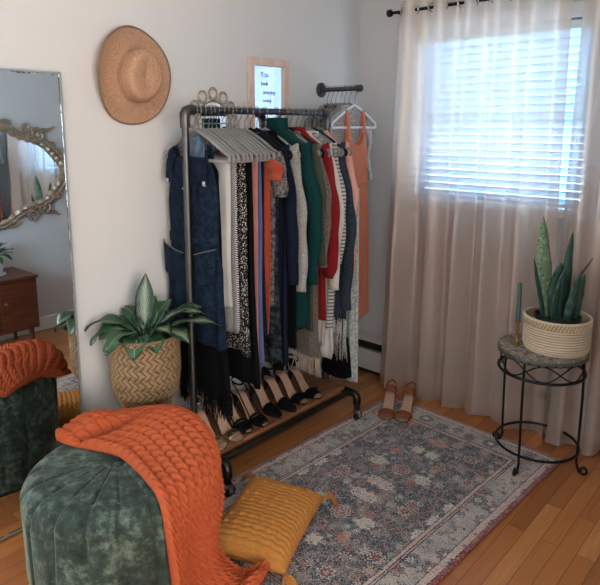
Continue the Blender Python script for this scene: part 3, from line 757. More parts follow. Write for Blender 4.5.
# ------------------------------------------------------------------ wall rail with more clothes
RX0,RYW,RZW=0,-.35,1.69
wr=empty('wall_rail',(0,RYW,RZW),'short dark pipe rail on a round flange, fixed to the wall beside the corner','clothes rail')
Mx=Matrix.Translation((0,RYW,RZW))@Matrix.Rotation(PI/2,4,'Y')
T(wr,MB().lathe([(.04,0.0005),(.04,.006),(.036,.009),(.022,.011),(.021,.024),(.014,.026)],n=28,M=Mx),'flange',MT['pipe'])
T(wr,MB().tube([(.02,RYW,RZW),(.262,RYW,RZW)],.0125,16),'pipe',MT['pipe'])
T(wr,MB().lathe([(.014,.245),(.018,.247),(.018,.272),(.012,.277)],n=20,M=Mx),'end_cap',MT['pipe'])
G3='clothes on the wall rail'; G4='hangers on the wall rail'
wl=[(.045,'marl','light grey knitted top on the wall rail, closest to the wall','top',1.0,0),(.075,'olive','dark olive top on the wall rail, second from the wall','top',1.05,1),(.105,'taupe','taupe top on the wall rail between the olive and patterned ones','top',.95,2),
    (.135,'greytee','grey patterned top on the wall rail behind the coral dress','top',1.1,3),(.165,'marl','grey marl cardigan on the wall rail, second behind the coral dress','cardigan',1.0,4),(.195,'zig','light grey textured top on the wall rail right behind the coral dress','top',1.1,5)]
for xx,mt,lab,cat,hem,k in wl:
    garment('top' if cat=='top' else 'cardigan',lab,cat,RYW,mats[mt],hem,x=xx,top=1.605,hw=.165,hwb=.15,th=.009,thb=.010,rz=PI/2,seed=40+k,group=G3,sleeve=1,sl_end=1.2,slw=.016,fold=.002)
    o=hanger('grey hanger holding the '+lab.split(',')[0].split(' behind')[0].split(' between')[0].split(' right')[0],G4,MT['grey_velvet'],hw=.18); place(o,xx,RYW,RZW,PI/2)
o=hanger('white plastic hanger holding the coral dress at the front of the wall rail',G4,MT['white_plastic'],hw=.19,tr=.0062,apex=-.085,tip=-.19,flat=.8); place(o,.232,RYW,RZW,PI/2)
cd=empty('sleeveless_dress',(.236,RYW,1.60),'long coral linen strappy dress hanging from the wall rail beside the corner','dress',G3)
def cdf(u,v):
    d=.14+v*1.01; a=2*PI*u; w=lint([.14,.20,.28,.40,.6,1.15],[.072,.098,.112,.112,.130,.140],d)
    t=.015+.012*v; Yb=math.copysign(abs(cos(a))**.7,cos(a))*w
    scoop=(1-(abs(Yb)/w)**2)*.06*(1-sst(0,.12,v)) 
    return (sin(a)*t+.005*sst(.3,1,v)*sin(7*a+2*v),-Yb,-d-scoop+.004*sin(3*a)*v)
MB().grid(cdf,64,50,cu=True).build('dress_body',mats['coral'],cd,sharp=0,solid=.002)
for s in (-1,1):
    MB().tube([(-.014,s*.066,-.16),(-.008,s*.070,-.08),(0,s*.072,-.022),(.008,s*.070,-.08),(.014,s*.066,-.16)],.013,10,flat=.15,up=(1,0,0)).build('shoulder_strap',mats['coral'],cd)
MB().grid(lambda u,v:(sin(2*PI*u)*.0215,-math.copysign(abs(cos(2*PI*u))**.7,cos(2*PI*u))*.114,-.40-.012*v),48,2,cu=True).build('waist_seam',mats['coral'],cd,solid=.003)
# ------------------------------------------------------------------ shoes
def shoe(label,group,kind,upper,insole,length=.215,hh=.088,toe='round',wd=1.,heel='stiletto',cat='shoe',name='high_heel_shoe',solem=None):
    root=empty(name,(0,0,0),label,cat,group); L=length
    def zc(u): return hh*(1-sst(.18,.66,u))+.010-.012*sst(.0,.2,.2-u)*0
    def hwid(u):
        if toe=='point': xs=[0,.06,.2,.45,.7,.85,.95,1];ys=[.012,.024,.026,.023,.036,.027,.013,.003]
        else: xs=[0,.06,.2,.45,.72,.88,.96,1];ys=[.012,.024,.026,.024,.037,.033,.022,.006]
        return lint(xs,ys,u)*wd
    def solef(a,b,zo,zt,k,name_,mat,u0=0,u1=1):
        m=MB(); n=36
        def fn(s,v):
            u=lerp(u0,u1,v); c=cos(2*PI*s); q=sin(2*PI*s)
            y_=math.copysign(abs(c)**.45,c)*hwid(u)*k; z_=zc(u)+zo+(zt if q>0 else 0)
            return ((u-.5)*L,y_,z_ if abs(q)>1e-6 else zc(u)+zo+zt*.5)
        m.grid(fn,16,n,cu=True); 
        return m.build(name_,mat,root)
    solef(0,1,-.008,.006,1.,'sole',solem or upper)
    solef(0,1,-.0015,.002,.93,'insole',insole)
    hx=(-.5+.09)*L
    if heel=='stiletto':
        MB().tube([(hx+.004,0,hh+.004),(hx-.004,0,hh*.6),(hx-.012,0,hh*.25),(hx-.014,0,.0)],[.02,.0085,.0048,.0045],12,flat=1).build('heel',upper,root)
    else:
        MB().tube([(hx+.004,0,hh+.004),(hx,0,hh*.5),(hx-.004,0,0)],[.024,.02,.018],12).build('heel',solem or upper,root)
    def band(u0,u1,h0,h1,name_,mat,n=10,k=1.03,thick=.002,z0=0):
        def fn(s,v):
            u=lerp(u0,u1,v); a=PI*s; hgt=lerp(h0,h1,v)
            return ((u-.5)*L,cos(a)*hwid(u)*k,zc(u)-.003+z0+sin(a)**.8*hgt)
        MB().grid(fn,18,n).build(name_,mat,root,sharp=0,solid=thick)
    def ring(u,z,rx,ry,hw_,name_,mat,tilt=0,a0=0,a1=2*PI):
        def fn(s,v):
            a=lerp(a0,a1,s); return ((u-.5)*L+rx*cos(a)+tilt*(v-.5)*0,ry*sin(a),zc(max(0,u))+z+tilt*cos(a)+(v-.5)*hw_)
        MB().grid(fn,30,3,cu=(a1-a0>6.2)).build(name_,mat,root,sharp=0,solid=.0025)
    if kind=='pump':
        band(.60,.995,.030,.006,'toe_upper',upper,14)
        def ct(s,v):
            a=lerp(PI*.42,PI*1.58,s); w=.0265; return ((-.5+.115)*L+.026*cos(a)-.003*v,w*sin(a)*(1-.12*v),zc(.1)-.004+v*.05*(.35+.65*abs(math.sin((s)*PI))))
        MB().grid(ct,18,5).build('heel_counter',upper,root,sharp=0,solid=.002)
        ring(.14,.068,.030,.026,.008,'ankle_strap',upper,tilt=-.012)
    elif kind=='bow':
        band(.68,.93,.026,.018,'toe_upper',upper,10)
        def ct(s,v):
            a=lerp(PI*.45,PI*1.55,s); return ((-.5+.115)*L+.027*cos(a),.0265*sin(a),zc(.1)-.004+v*.045)
        MB().grid(ct,18,5).build('heel_counter',upper,root,sharp=0,solid=.002)
        ring(.14,.055,.032,.027,.010,'ankle_strap',upper,tilt=-.008)
        b=MB(); x=(.80-.5)*L; z=zc(.8)+.024
        b.ball((x,-.016,z),(.010,.016,.008),10).ball((x,.016,z),(.010,.016,.008),10).ball((x,0,z+.003),(.007,.006,.008),8); b.build('bow',upper,root)
    elif kind=='strappy':
        for u0,u1,hh_ in ((.90,.965,.016),(.78,.84,.024),(.66,.71,.030)): band(u0,u1,hh_+.002,hh_,'toe_strap',upper,4)
        for s in (-1,1): MB().tube([((.70-.5)*L,s*.03,zc(.7)+.008),((.5-.5)*L,s*.026,zc(.5)+.03),((.25-.5)*L,s*.026,zc(.25)+.035),((.1-.5)*L,s*.024,zc(.1)+.05)],.0028,6).build('side_strap',upper,root)
        ring(.14,.055,.030,.026,.009,'ankle_strap',upper,tilt=-.008)
        band(.70,.97,.018,.012,'toe_upper',upper,6)
    elif kind=='gold':
        band(.68,.86,.022,.018,'toe_strap',upper,6,thick=.003)
        MB().box(((.77-.5)*L,-.013,zc(.8)+.0175),((.83-.5)*L,.013,zc(.8)+.0225)).build('buckle',MT['chrome'],root,bevel=.001)
        ring(.14,.05,.031,.026,.008,'ankle_strap',upper,tilt=-.006)
        MB().tube([((.02-.5)*L,-.0,zc(.05)),((.0-.5)*L,0,zc(.05)+.03),((.01-.5)*L,0,zc(.05)+.052)],.006,8,flat=.4).build('heel_strap',upper,root)
    elif kind=='tan':
        band(.70,.90,.026,.022,'toe_strap',upper,8,thick=.003)
        band(.26,.35,.052,.056,'instep_strap',upper,6,thick=.003,k=1.1)
        def ct(s,v):
            a=lerp(PI*.5,PI*1.5,s); return ((-.5+.16)*L+.042*cos(a),.027*sin(a),zc(.1)+.022+v*.010+.022*(1-abs(2*s-1)))
        MB().grid(ct,20,3).build('back_strap',upper,root,sharp=0,solid=.0025)
        def ct2(s,v):
            a=lerp(PI*.45,PI*1.55,s); return ((-.5+.115)*L+.027*cos(a),.0275*sin(a),zc(.1)-.004+v*.024)
        MB().grid(ct2,18,4).build('heel_counter',upper,root,sharp=0,solid=.002)
    return root
def pshoe(o,x,y,z,deg): o.location=(x,y,z+.0005); o.rotation_euler=(0,0,math.radians(deg)); return o
GS='heels on the rack shelf'
specs=[('gold','gold',-1.38,-4,'rose gold strappy heel','round'),('strappy','black_suede',-1.215,-4,'black strappy heel with several thin bands','round'),
       ('pump','black_suede',-1.02,-8,'black pointed heel with ankle strap and nude insole','point'),('bow','black_suede',-.845,-5,'black open heel with a bow on the toe','round')]
for kind,mt,y,deg,lab,toe in specs:
    a=shoe('nearer '+lab+' on the wooden shelf',GS,kind,MT[mt],MT['nude'],toe=toe,length=.225 if kind!='pump' else .245,hh=.092)
    pshoe(a,.285 if kind=='gold' else .265,y-.04,SZ,deg)
    b=copy_tree(a); b['label']='farther '+lab+' on the wooden shelf'
    pshoe(b,.29 if kind=='gold' else .275,y+.045,SZ,deg+2); b.scale=(1,-1,1)
for k,(x,y,deg,lab) in enumerate(((.515,-.395,-66,'left'),(.60,-.355,-72,'right'))):
    if k==0: a=shoe('cognac leather block heel sandal on the rug corner, left of its pair','tan sandals on the rug','tan',MT['tan_leather'],MT['nude'],length=.235,hh=.062,heel='block',wd=1.12,cat='sandal',name='heeled_sandal',solem=MT['tan_leather']); o=a
    else: o=copy_tree(a); o['label']='cognac leather block heel sandal on the rug corner, right of its pair'
    pshoe(o,x,y,.0105,deg)

# ------------------------------------------------------------------ hat
hc=Vector((0,-1.545,1.694)); hat=empty('straw_hat',tuple(hc),'wide brimmed woven straw hat hanging on the left wall','hat')
def hatf(u,v):
    a=2*PI*u; ca,sa=cos(a),sin(a)
    Ry=.176; Rz=.193
    # v: 0 centre of crown .. .38 crown edge .. 1 brim edge
    if v<.22:
        q=v/.22; r_=q*.68; x=.122-.014*(1-q)**2-.007*math.exp(-((ca*r_)**2)/.08)*(1-q*.8)+.008*sa*q
    elif v<.45:
        q=(v-.22)/.23; r_=.68+.32*sst(0,1,q)*.9+ .06*q; x=lerp(.098,.018,q**1.15)
        x=.018+(.104+.008*sa)*math.sqrt(max(0,1-q**3.2))
    else:
        q=(v-.45)/.55; r_=None; x=.018-.004*sin(PI*q)+ .017*q*sin(2*a+2.2)+.014*q*q*sin(a-.9)+.018*q*q*max(0,cos(a-2.6))
    if r_ is not None:
        y_=r_*.082*ca; z_=r_*.100*sa*(1.0); z_+= .012*(sa)*0
        # teardrop crown
        y_*=1-.16*max(0,sa)
    else:
        y0,z0=1.02*.082*ca*(1-.16*max(0,sa)),1.02*.100*sa
        y1=Ry*ca*(1+.03*sin(3*a)); z1=Rz*sa*(1+.02*cos(2*a))
        y_=lerp(y0,y1,q); z_=lerp(z0,z1,q)
    x+=.0009*sin(v*190)
    return (max(.003,x+.006),y_+.003,z_)
MB().grid(hatf,96,90,cu=True,flip=False).build('hat_body',MT['straw'],hat,sharp=0,solid=.003)
MB().tube([hatf(i/72.,1.) for i in range(72)],.0042,8,closed=True).build('brim_binding',MT['straw_edge'],hat)

# ------------------------------------------------------------------ leaning wall mirror
MYa,MYb,MZ=-2.62,-1.842,1.69
MW,MH=MYb-MYa,MZ-.012
mr=empty('tall_mirror',(.0,(MYa+MYb)/2,.012),'tall frameless antiqued mirror standing against the left wall','mirror')
g=MB().box((-.004,-MW/2,-MH/2),(.004,MW/2,MH/2)); o=g.build('mirror_glass',mirror_mat('antiqued_mirror',(.86,.92,.95),True,(MW,MH)),mr); o.location=(.014,0,MH/2)
mr.rotation_euler=(0,math.radians(-.6),0); mr.location.x=.0205
MB().box((.0015,-MW/2+.01,.01),(.009,MW/2-.01,MH-.01)).build('backing_board',MT['dark'],mr)
f=MB()
for sy in (-1,1): f.box((.0185,sy*MW/2-.004*(1+sy)/1-.0,0.0) if sy>0 else (.0185,-MW/2,0),(.0205,MW/2 if sy>0 else -MW/2+.008,MH))
f.box((.0185,-MW/2,MH-.006),(.0205,MW/2,MH)); f.box((.0185,-MW/2,0),(.0205,MW/2,.006))
f.build('bevelled_edge',M_plain('pale_glass_edge',(168,178,180),.3,.6),mr)

# framed small mirror with lettering -----------------------------------------
fy0,fy1,fz0,fz1=-.905,-.628,1.44,1.822
fm=empty('framed_mirror',(0,(fy0+fy1)/2,fz0),'small rectangular mirror in pale wood frame with lettering, on the wall above the rack','mirror')
w_=.036; f=MB()
for a,b in (((.001,fy0,fz0),(.022,fy0+w_,fz1)),((.001,fy1-w_,fz0),(.022,fy1,fz1)),((.001,fy0+w_,fz1-w_),(.022,fy1-w_,fz1)),((.001,fy0+w_,fz0),(.022,fy1-w_,fz0+w_))): f.box(a,b)
T(fm,f,'frame',MT['frame_wood'],bevel=.003)
T(fm,MB().box((.001,fy0+w_-.004,fz0+w_-.004),(.010,fy1-w_+.004,fz1-w_+.004)),'mirror_glass',MT['glassmirror'])
for i,(t,dy) in enumerate((('You',-.03),('look',-.03),('amazing',-.0),('today',-.012))):
    c=bpy.data.curves.new('lettering','FONT'); c.body=t; c.size=.026 if i else .034; c.extrude=.0004; c.align_x='CENTER'
    to=bpy.data.objects.new('tmp',c); COL.objects.link(to); dg=bpy.context.evaluated_depsgraph_get()
    me=bpy.data.meshes.new_from_object(to.evaluated_get(dg)); bpy.data.objects.remove(to)
    me.materials.clear(); me.materials.append(MT['ink'])
    o=bpy.data.objects.new('lettering',me); COL.objects.link(o); o.parent=fm
    o.rotation_euler=(PI/2,0,PI/2); o.location=(.0106,dy+.005,1.735-.041*i-fz0)

# round mirror with ring petals behind the bar --------------------------------
rm=empty('round_mirror',(0,-1.12,1.52),'small round mirror with a border of metal rings on the wall behind the rack bar','mirror')
Rm=.088
M0=Matrix.Rotation(PI/2,4,'Y')
MB().lathe([(Rm,.003),(Rm,.008)],n=48,M=M0).build('mirror_glass',MT['glassmirror'],rm)
f=MB().tube([(.010,Rm*cos(a),Rm*sin(a)) for a in [2*PI*i/48 for i in range(48)]],.004,8,closed=True); f.build('rim',MT['antique'],rm)
for k in range(12):
    a=2*PI*k/12+PI/2; c=Vector((.009,(Rm+.033)*cos(a),(Rm+.033)*sin(a)))
    f=MB().tube([(c.x,c.y+.025*cos(q)*1.,c.z+.028*sin(q)) for q in [2*PI*i/20 for i in range(20)]],.0028,7,closed=True)
    f.tube([(c.x,c.y+.018*cos(q),c.z+.02*sin(q)) for q in [2*PI*i/16 for i in range(16)]],.0013,6,closed=True)
    f.build('ring_petal',MT['antique'],rm)
f=MB(); f.tube([(.012,-Rm,-.012),(.012,Rm,-.012)],.003,8); f.build('crossbar',MT['antique'],rm)

# ------------------------------------------------------------------ planter with leafy plant
def leaf_mb(base,az,rise,length,width,droop,mat_uv=True,fold=.25,wave=.04,n=16,tipx=1.0,stem=0):
    """leaf curve: starts at base heading az (rad) with elevation rise, droops; returns MB grid"""
    b=Vector(base); d=Vector((cos(az),sin(az),0)); side=Vector((-sin(az),cos(az),0))
    pts=[b]; el=rise; p=b.copy(); st=length/n
    els=[]
    for i in range(n):
        e=el-droop*((i+.5)/n)**1.3; els.append(e); p=p+ (d*cos(e)+Vector((0,0,1))*sin(e))*st; pts.append(p.copy())
    els.append(els[-1])
    def wf(t):
        if t<stem: return .06
        q=(t-stem)/(1-stem); return max(.02,(sin(PI*min(1,q**.8))**.85))
    def fn(u,v):
        i=min(n,int(round(v*n))); c=pts[i]; e=els[i]; up=d*(-sin(e))+Vector((0,0,1))*cos(e)
        w=width*wf(v)/2; s=(u-.5)*2
        return c+side*(w*s)+up*(abs(s)*w*fold+wave*width*sin(v*17+s*2)*abs(s))
    return MB().grid(fn,8,n)
PL=(.19,-1.65)
pl=empty('basket_planter',(PL[0],PL[1],0),'woven seagrass basket planter on tan wooden legs beside the tall mirror','planter')
zb,zt=.418,.69
def potprof(v):   # bottom->top
    q=v; r_=lint([0,.06,.16,.45,.8,1.],[.088,.112,.127,.137,.1355,.139],q); return r_,lerp(zb,zt,q)
def pf(u,v):
    r_,z=potprof(v); a=2*PI*u; rows=v*13; par=1 if int(rows)%2 else -1; lv=rows-int(rows)
    st=(u*34+lv*par*.75)%1; r_+= .0032*abs(sin(PI*st))**.6-.001
    return (r_*cos(a),r_*sin(a),z)
m=MB().grid(pf,408,104,cu=True); m.build('basket',MT['seagrass'],pl,sharp=0)
MB().lathe([(.139,zt),(.141,zt+.006),(.136,zt+.009),(.131,zt+.004),(.128,zt-.03),(.126,zt-.06)],n=48,cap=False).build('basket_rim',MT['straw_edge'],pl)
MB().lathe([(.02,zb-.0),(.09,zb)],n=40).build('basket_base',MT['straw_edge'],pl)
for k in range(4):
    a=PI/4+k*PI/2+.25; MB().tube([(.083*cos(a),.083*sin(a),zb+.002),(.1*cos(a),.1*sin(a),.0)],[.015,.011],14).build('wooden_leg',MT['peg'],pl)
MB().lathe([(.127,.655),(.05,.665),(.0,.668)],n=32,cap=False).build('soil',MT['soil'],pl)
plant=empty('leafy_plant',(PL[0],PL[1],.665),'potted plant with arching silver green leaves growing in the seagrass basket','plant')
# image right = (.743,.669)
AR=math.atan2(.669,.743)
lv=[ # az offset from image-right (deg, ccw), rise, len, width, droop, kind
 (95,86,.245,.062,.25,'s'),(20,58,.27,.075,1.15,'s'),(-8,44,.30,.07,.95,'s'),(-25,50,.22,.08,1.6,'s'),(5,66,.27,.07,1.5,'s'),
 (180,60,.24,.07,1.7,'g'),(160,54,.20,.07,1.5,'s'),(205,58,.21,.08,1.9,'g'),(-60,48,.15,.085,1.7,'g'),(-90,55,.17,.08,2.3,'g'),(-120,56,.20,.095,1.9,'g'),
 (240,60,.20,.08,1.9,'g'),(60,70,.19,.07,.9,'g'),(130,66,.20,.065,1.3,'g'),(110,70,.17,.06,.9,'s'),(40,60,.16,.07,.9,'s'),(-40,66,.17,.07,1.5,'s'),(150,50,.17,.06,1.2,'g'),(80,75,.17,.06,.5,'g'),(-150,62,.17,.07,1.7,'s')]
for k,(az,ri,le,wi,dr_,kd) in enumerate(lv):
    a=AR+math.radians(az); b=(.022*cos(a),.022*sin(a),.0)
    m=leaf_mb(b,a,math.radians(ri-4),le*1.05,wi*1.22,dr_*1.12,stem=.2,wave=.07); m.build('leaf',MT['leaf_silver'] if kd=='s' else MT['leaf_green'],plant,sharp=0,solid=.0008)

# ------------------------------------------------------------------ ottoman
OX,OY,OR,OH=.565,-2.01,.285,.455
ot=empty('ottoman',(OX,OY,0),'round green crushed velvet pouf with pleated sides, in the left foreground','ottoman')
NP=18
def of(u,v):
    a=2*PI*u; c=abs(cos(NP*a/2)); pleat=(1-c)**2.2
    # v 0 bottom .. .6 side .. 1 top centre
    if v<.5:
        q=v/.5; r_=OR*(.90+.10*sst(0,.45,q)); z=.02+q*(OH-.085); 
        dr=-.012*(.35+.65*q)*(1-c**.5*1.)+.0
        r_+=.004*sin(a*5+q*3)-.011*(1-sst(0,.5,c))*(.4+.6*q)
    elif v<.75:
        q=(v-.5)/.25; an=q*PI/2; r_=OR-.07+.07*cos(an); z=OH-.065+.06*sin(an); r_-=.012*(1-sst(0,.5,c)); z-=.006*(1-sst(0,.5,c))*q
    else:
        q=(v-.75)/.25; r_=(OR-.07)*(1-q)+.0005; z=OH-.005+.012*sin(q*PI*.6)-.028*sst(.75,1,q); z-=.008*(1-sst(0,.4,c))*(1-q*.5)
    return (r_*cos(a),r_*sin(a),z)
MB().grid(of,360,76,cu=True).build('pouf_cover',MT['velvet'],ot,sharp=0)
MB().ball((0,0,OH-.018),(.02,.02,.009),16).build('button',MT['velvet'],ot)
MB().lathe([(OR*.85,0),(OR*.87,.022),(OR*.8,.03)],n=48).build('base',MT['dark'],ot)

# ------------------------------------------------------------------ chunky knit throw
def drape(a_,b_,off):
    rho=math.hypot(a_,b_); th_=math.atan2(b_,a_); R=OR+off; Hh=OH+off; c=.075; arc=c*PI/2; flat=R-c
    cf=.05
    s=rho
    if s<flat: r_,z,nr,nz=s,Hh,0,1
    elif s<flat+arc:
        q=(s-flat)/c; r_=flat+c*sin(q); z=Hh-c+c*cos(q); nr,nz=sin(q),cos(q)
    else:
        s2=s-flat-arc; down=Hh-c-cf-off
        if s2<down: r_,z,nr,nz=R,Hh-c-s2,1,0
        elif s2<down+cf*PI/2:
            q=(s2-down)/cf; r_=R+cf*(1-cos(q)); z=off+cf*(1-sin(q)); nr,nz=cos(q),sin(q)
        else: r_=R+cf+(s2-down-cf*PI/2); z=off; nr,nz=0,1
    return Vector((r_*cos(th_),r_*sin(th_),z)),Vector((nr*cos(th_),nr*sin(th_),nz))
Lc=[(-.30,-.03),(-.265,-.07),(-.195,-.075),(-.10,-.035),(0,.0),(.12,-.008),(.24,-.03),(.34,-.045),(.45,-.045),(.57,-.04),(.68,-.03),(.78,.0),(.9,.06)]
Rc=[(-.23,.16),(-.21,.25),(-.13,.335),(-.04,.375),(.06,.39),(.16,.385),(.26,.36),(.35,.31),(.41,.29),(.46,.32),(.51,.40),(.55,.47),(.58,.53)]
def throw(u,v,side=1):
    l=interp(Lc,v); rr=interp(Rc,v)
    a_=lerp(l[0],rr[0],u); b_=lerp(l[1],rr[1],u)
    P,Nn=drape(a_,b_,.016)
    mound=.055*math.exp(-((a_+.02)**2/.03+(b_-.2)**2/.02))+.045*math.exp(-((a_+.2)**2+(b_-.03)**2)/.006)
    rim=.010*math.exp(-(u/.05)**2)+.02*math.exp(-((1-u)/.07)**2)+.022*math.exp(-(v/.05)**2)
    crease=-.045*math.exp(-((a_+.13-.25*(b_-.05))**2)/.0006)*math.exp(-(b_-.03)**2/.012)
    folds=.022*sst(.5,.75,v)*(sin(u*9.5+1.2)+.4)*.8
    # braided knit
    W=(.36); cols=12; cx_=u*cols; ci=int(cx_); fx=cx_-ci; per=.052; t=v*1.15/per+ci*.5
    tt=t%1.; A=.5+.24*sin(2*PI*t); B=.5-.24*sin(2*PI*t)
    ha=max(0,1-((fx-A)/.27)**2)**.5*(.8+.35*cos(2*PI*t)); hb=max(0,1-((fx-B)/.27)**2)**.5*(.8-.35*cos(2*PI*t))
    kn=max(ha,hb)*.0155*sst(0,.05,v)
    edge=min(1,u/.03,(1-u)/.03,v/.02,(1-v)/.02)
    tot=(mound+rim+crease+max(folds,-.01)+kn)*(edge**.5)
    rho=math.hypot(a_,b_); fl_=sst(.50,.78,rho)*.095*sst(.2,.9,u); t_=math.atan2(b_,a_); P=P+Vector((cos(t_)*fl_,sin(t_)*fl_,(.075*sst(.55,.8,rho)*sst(.1,.8,u))*(1-sst(.8,1.0,rho))))
    if side<0: return P-Nn*.010
    return P+Nn*tot
def thr(u,v):
    # closed cross-section: u 0..0.8 upper surface, .8..1 underside
    return throw(u/.85,v) if u<=.85 else throw(1-(u-.85)/.15,v,-1)
tw=empty('knit_throw',(OX,OY,OH),'chunky orange cable knit throw draped over the green pouf and trailing to the floor','blanket')
g=MB().grid(thr,240,330,cu=True)
o=g.build('throw_cloth',MT['orange'],tw,sharp=0); o.location=(0,0,-OH)

# ------------------------------------------------------------------ mustard cushion
cu=empty('throw_cushion',(.63,-1.50,.0),'mustard yellow textured cushion with corner tassels lying on the rug against the throw','cushion')
cw,cl=.31,.46
def pil(u,v,s):
    x=(u-.5)*2; y_=(v-.5)*2
    ex=1-.10*(1-y_*y_)*0; pinch=1-.07*(1-abs(y_)**2)*abs(x)**3-.0
    X=x*cw/2*(1-.06*(1-y_**2)); Y=y_*cl/2*(1-.07*(1-x**2))
    hgt=.058*((1-x**4)*(1-y_**4))**.55
    row=y_*cl/2/.0235; wv=abs(sin(PI*row+.35*sin(x*22)))**.6; nub=max(0,sin(x*cw/2/.021*PI))*max(0,sin(PI*row))*.6
    stripe=1 if int(math.floor(row+20))%3 else 0
    tx=.0075*(wv*.8+ (nub if stripe else 0))*min(1,hgt/.03)
    return Vector((X,Y,s*(hgt+ (tx if s>0 else tx*.3))+.062))
m=MB().grid(lambda u,v:pil(u,v,1),130,170); m.grid(lambda u,v:pil(u,v,-1),40,60,flip=True)
cush=m.build('cushion_cover',MT['mustard'],cu,sharp=0)
for sx in (-1,1):
    for sy in (-1,1):
        c=Vector((sx*cw/2,sy*cl/2,.062)); m=MB(); rr=random.Random(sx*3+sy)
        for k in range(16):
            a=math.atan2(sy,sx)+rr.uniform(-.7,.7); l=rr.uniform(.04,.065); d=Vector((cos(a),sin(a),0))
            m.tube([c-d*.008,c+d*l*.5+Vector((0,0,rr.uniform(-.004,.012))),Vector((c.x+d.x*l,c.y+d.y*l,.02+rr.uniform(0,.02)))],[.003,.0026,.0018],6)
        m.build('tassel',MT['mustard'],cu,sharp=0)
cu.rotation_euler=(math.radians(-2),math.radians(4),math.radians(23)); cu.location=(.735,-1.525,.010)

# ------------------------------------------------------------------ round iron stand
TX,TY,TZ,TR=1.264,-.322,.535,.184
tb=empty('plant_stand',(TX,TY,0),'round black iron plant stand with scrolled feet and mosaic top','side table')
def topmat():
    m=N('pebble_mosaic').set(.55,0,.4); v=m.obj(); x=m.node('ShaderNodeTexVoronoi',feature='DISTANCE_TO_EDGE'); x.inputs['Scale'].default_value=55; m.L(v,x.inputs['Vector'])
    n=m.noise(v,30,3); c=m.ramp(n,[(.35,lin((120,104,90))),(.6,lin((176,160,142)))])
    m.col(m.mix(m.ramp(x.outputs['Distance'],[(.02,1.),(.1,0.)]),c,lin((72,62,54)))); m.bump(x.outputs['Distance'],.5,.003); return m.m
T(tb,MB().lathe([(TR-.006,TZ-.012),(TR,TZ-.008),(TR,TZ-.002),(TR-.004,TZ)],c=(TX,TY,0),n=64),'table_top',topmat())
f=MB(); n=34
def skf(u,v):
    a=2*PI*u; return (TX+(TR+.002)*cos(a),TY+(TR+.002)*sin(a),TZ-.004-(.012+.012*abs(sin(n*a/2)))*v)
T(tb,f.grid(skf,n*8,3,cu=True),'scalloped_rim',M_plain('pewter_lace_rim',(104,98,92),.5,.5,.3,60,.4,150),solid=.003,sharp=0)
def ring(R,z,rr): return MB().tube([(TX+R*cos(a),TY+R*sin(a),z) for a in [2*PI*i/64 for i in range(64)]],rr,8,closed=True)
T(tb,ring(TR-.012,TZ-.026,.005),'upper_ring',MT['blackiron']); T(tb,ring(TR-.004,TZ-.10,.0065),'middle_ring',MT['blackiron']); T(tb,ring(TR-.008,.085,.006),'lower_ring',MT['blackiron'])
for off in (0,PI):
    m=MB().tube([(TX+(TR-.008)*cos(a),TY+(TR-.008)*sin(a),TZ-.063+.034*sin(4*a+off)) for a in [2*PI*i/96 for i in range(96)]],.003,6,closed=True); T(tb,m,'scrollwork',MT['blackiron'])
legang=[math.atan2(-.283-TY,1.066-TX),math.atan2(-.497-TY,1.257-TX),math.atan2(-.322-TY,1.451-TX),math.atan2(-.177-TY,1.279-TX)]
for a in legang:
    d=Vector((cos(a),sin(a),0)); base=Vector((TX,TY,0))
    R0=TR-.006
    pts=[base+d*R0+Vector((0,0,TZ-.02)),base+d*(R0+.003)+Vector((0,0,.35)),base+d*R0+Vector((0,0,.12)),base+d*(R0-.002)+Vector((0,0,.05)),base+d*(R0+.008)+Vector((0,0,.018))]
    pts+= [base+d*(R0+.026+.018*cos(q))+Vector((0,0,.023+.017*sin(q))) for q in [math.radians(t) for t in range(215,440,22)]]
    pts+= [base+d*(R0+.024+.008*cos(q))+Vector((0,0,.024+.008*sin(q))) for q in [math.radians(t) for t in range(90,300,35)]]
    T(tb,MB().tube(pts,.0058,8),'leg',MT['blackiron'])
# rope basket
BX,BY,BR,BH=1.312,-.302,.133,.152
rb=empty('rope_basket',(BX,BY,TZ+.0005),'cream coiled rope basket holding the snake plant on the iron stand','basket')
nco=9
prof=[]
for k in range(nco+1):
    z0=k*.0115
    for q in (-.45,-.2,0,.2,.45): prof.append((BR-.012+.012*min(1,(k+.5)/2.5)**.5+.0062*cos(q*PI),z0+.0058+q*.0115))
prof=[(.05,0.0)]+prof
MB().lathe(prof,n=72,cap=False).build('coil_wall',MT['rope_coil'],rb,sharp=0)
m=MB(); hb=.118
m.lathe([(BR+.001,.114),(BR+.004,.12),(BR+.003,.128),(BR+.004,.135),(BR+.002,.142)],n=72,cap=False); m.build('stitched_band',MT['rope_dark'],rb,sharp=0)
m=MB()
for k in range(60):
    a0=2*PI*k/60; a1=2*PI*(k+.5)/60; a2=2*PI*(k+1)/60
    m.tube([((BR+.005)*cos(q),(BR+.005)*sin(q),z) for q,z in ((a0,.116),(a1,.130),(a2,.141))],.0028,5)
m.build('zigzag_stitches',MT['rope'],rb,sharp=0)
m=MB().tube([((BR+.002)*cos(a),(BR+.002)*sin(a),.146) for a in [2*PI*i/72 for i in range(72)]],.0062,8,closed=True); m.build('rolled_rim',MT['rope'],rb)
MB().lathe([(BR-.005,.145),(BR-.007,.08),(BR-.012,.02),(BR-.02,.006)],n=64,cap=False).build('basket_lining',MT['rope'],rb)
sp=empty('snake_plant',(BX,BY,TZ+.002),'snake plant with upright banded leaves in the cream rope basket','plant')
MB().lathe([(.072,.01),(.09,.134),(.095,.136),(.095,.150),(.09,.152),(.086,.128),(0.001,.13)],n=40).build('nursery_pot',M_plain('black_nursery_pot',(34,34,36),.5),sp)
MB().lathe([(.086,.134),(.04,.14),(.002,.141)],n=32,cap=False).build('soil',MT['soil'],sp)
